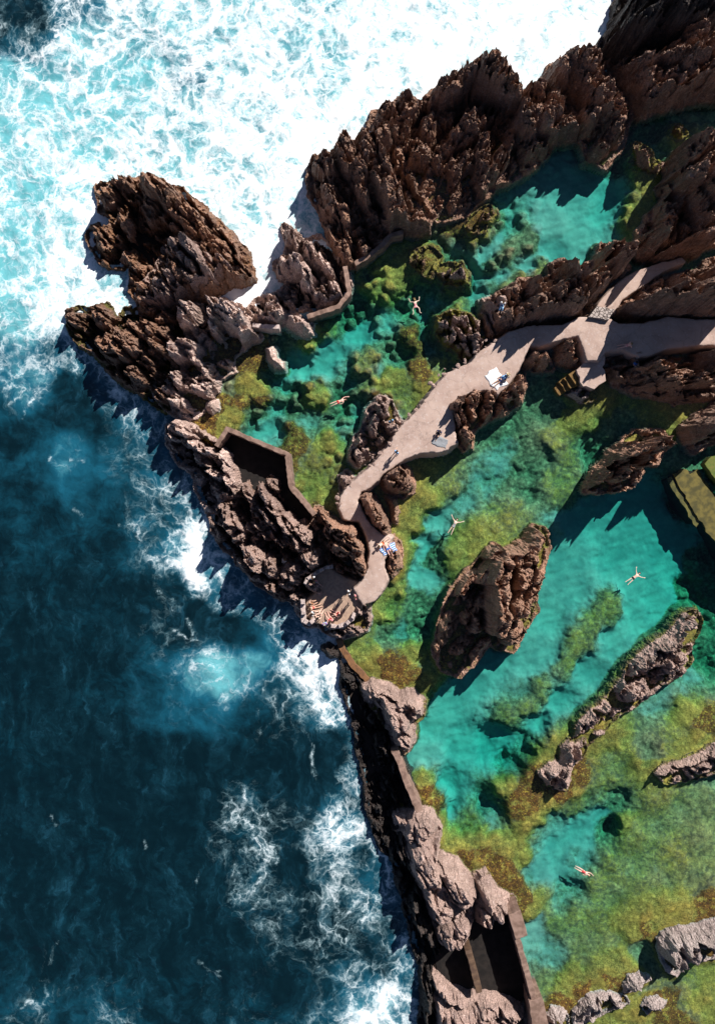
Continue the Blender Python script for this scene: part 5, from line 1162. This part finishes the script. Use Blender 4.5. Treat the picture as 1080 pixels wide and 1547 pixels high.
# swimmers
person(686, 794, 'float', 62, 'swimmer floating face up in a grey suit above the brown islet, arms spread wide', 0, 'brown', suit='grey', z=-.09)
person(959, 873, 'float', 38, 'swimmer in black trunks spread out in the deep turquoise pool at right', 0, 'dark', bottom='black', z=-.09)
person(882, 1319, 'crawl', -30, 'swimmer in red in the small turquoise patch of the lower right pool', 2, 'fair', suit='red', z=-.07)
person(512, 606, 'crawl', 20, 'swimmer with red shorts in the middle of the upper pool', 2, 'brown', bottom='red', z=-.07)
person(628, 461, 'breast', 100, 'pale swimmer in pink close to the weedy rocks of the upper pool', 0, 'fair', suit='pink', z=-.12, longhair=True)
# on the rocks and path
person(746, 457, 'sit', 120, 'bather in a white shirt sitting on the knoll above the path, left of the pair', 1, 'dark', 'white', 'black')
person(759, 459, 'sit', -105, 'bather in white top and light blue trousers on the knoll above the path', 0, 'brown', 'white', 'lightblue')
person(598, 684, 'walk', 50, 'walker in a light blue shirt casting a long shadow on the pale path', 1, 'dark', 'lightblue', 'white', z=PZ)
person(591, 637, 'sit', -60, 'bather in light blue sitting on the gnarled knoll left of the path', 1, 'dark', 'lightblue', 'navy')
person(663, 653, 'sit', -120, 'bather in navy sitting in the shade of the rim beside a grey towel', 1, 'dark', 'navy', 'black', z=PZ)
towel(665, 667, .9, 1.5, 70, CL['grey'], 'grey towel in the shade where the path bulges towards the middle pool', PZ)
towel(749, 573, 1.4, 1.9, 35, CL['white'], 'large bright white sheet spread on the lower edge of the path', PZ)
person(757, 573, 'lie', 35, 'sunbather in navy lying on the bright white sheet', 1, 'dark', 'navy', 'navy', z=PZ + .05)
person(766, 567, 'sit', -150, 'bather in white with a sun hat sitting beside the bright white sheet', 0, 'brown', 'white', 'lightblue', z=PZ, hat='sand')
person(577, 822, 'lounge', 32, 'bather in orange shorts sitting with legs stretched out over the path edge', 0, 'brown', None, 'orange', z=PZ)
towel(587, 830, .8, 1.5, -62, STRIPE, 'blue and white striped towel on the path edge below the orange shorts', PZ)
person(585, 828, 'lie', 118, 'sunbather in blue lying on the blue and white striped towel', 2, 'fair', None, 'blue', z=PZ + .05)
# lookout terrace
person(527, 894, 'stand', 200, 'person in a white shirt standing where the path meets the lookout terrace', 1, 'dark', 'white', 'lightblue', z=PZ)
person(537, 901, 'stand', 190, 'person in a pink shirt behind the white shirt at the terrace entrance', 0, 'brown', 'pink', 'sand', z=PZ)
person(470, 912, 'sit', 20, 'sunbather in brown shorts sitting at the upper end of the notched parapet', 1, 'dark', None, 'brown', z=TZ)
person(474, 918, 'lounge', 15, 'sunbather in red leaning back, second along the notched parapet', 1, 'brown', suit='red', z=TZ)
person(473, 927, 'sit', 10, 'bather in white top and black shorts by the middle of the notched parapet', 0, 'dark', 'white', 'black', z=TZ)
person(481, 932, 'sit', 60, 'bare chested bather in black shorts at the lower corner of the terrace', 0, 'dark', None, 'black', z=TZ)
person(491, 941, 'stand', 100, 'person in purple standing at the gap between the two lower parapets', 0, 'grey', 'purple', 'lightblue', z=TZ)
person(499, 937, 'sit', 120, 'bather in pink and red beside the person in purple', 2, 'brown', 'pink', 'red', z=TZ)
person(511, 928, 'sit', 160, 'bather in red shorts sitting inside the curved lower parapet', 2, 'dark', None, 'red', z=TZ)
person(473, 872, 'stand', 120, 'person in a white shirt leaning at the upper parapet of the terrace', 0, 'brown', 'white', 'white', z=TZ)
person(476, 880, 'sit', -40, 'bather in pink sitting below the upper parapet of the terrace', 2, 'fair', 'pink', 'white', z=TZ)
person(428, 850, 'crouch', 60, 'person in white crouching alone on the dark shore rocks left of the terrace', 0, 'fair', 'white', 'white')
person(947, 521, 'lounge', 190, 'bather in a pink swimsuit sitting in shade on the edge of the broad walkway', 2, 'fair', suit='pink', z=2.59)
person(960, 549, 'sit', -60, 'bather in bright blue sitting in deep shade below the broad walkway', 1, 'dark', 'blue', 'blue')
# ------------------------------------------------------------------ camera and daylight
cam = bpy.data.cameras.new('camera'); co = bpy.data.objects.new('camera', cam); COL.objects.link(co)
co.location = (0, 0, H); co.rotation_euler = (0, 0, 0)
cam.sensor_fit = 'VERTICAL'; cam.sensor_height = 24.0; cam.lens = 24.0 * H / (1547.0 / S)
cam.clip_end = 1000
SC.camera = co
EL, AX, AY = R(40), 0.6, 0.8
sv = Vector((AX * math.cos(EL), AY * math.cos(EL), math.sin(EL)))
sun = bpy.data.lights.new('sun', 'SUN'); sun.energy = 5.0; sun.angle = R(0.5); sun.color = (1.0, 0.945, 0.87)
so = bpy.data.objects.new('sun', sun); COL.objects.link(so); so.rotation_euler = sv.to_track_quat('Z', 'Y').to_euler()
so.location = sv * 60
w = bpy.data.worlds.new('World'); SC.world = w; w.use_nodes = True
nt = w.node_tree
sky = nt.nodes.new('ShaderNodeTexSky'); sky.sky_type = 'NISHITA'; sky.sun_disc = False
sky.sun_elevation = EL; sky.sun_rotation = math.atan2(AX, AY)
nt.links.new(sky.outputs[0], nt.nodes['Background'].inputs['Color']); nt.nodes['Background'].inputs['Strength'].default_value = 0.05
sky.air_density = 0.7; sky.dust_density = 0.2; sky.ozone_density = 2.0
SC.view_settings.view_transform = 'Standard'; SC.view_settings.look = 'None'; SC.view_settings.gamma = 1; SC.view_settings.exposure = 0.95
SC.cycles.max_bounces = 6; SC.cycles.diffuse_bounces = 2; SC.cycles.glossy_bounces = 2; SC.cycles.transparent_max_bounces = 12
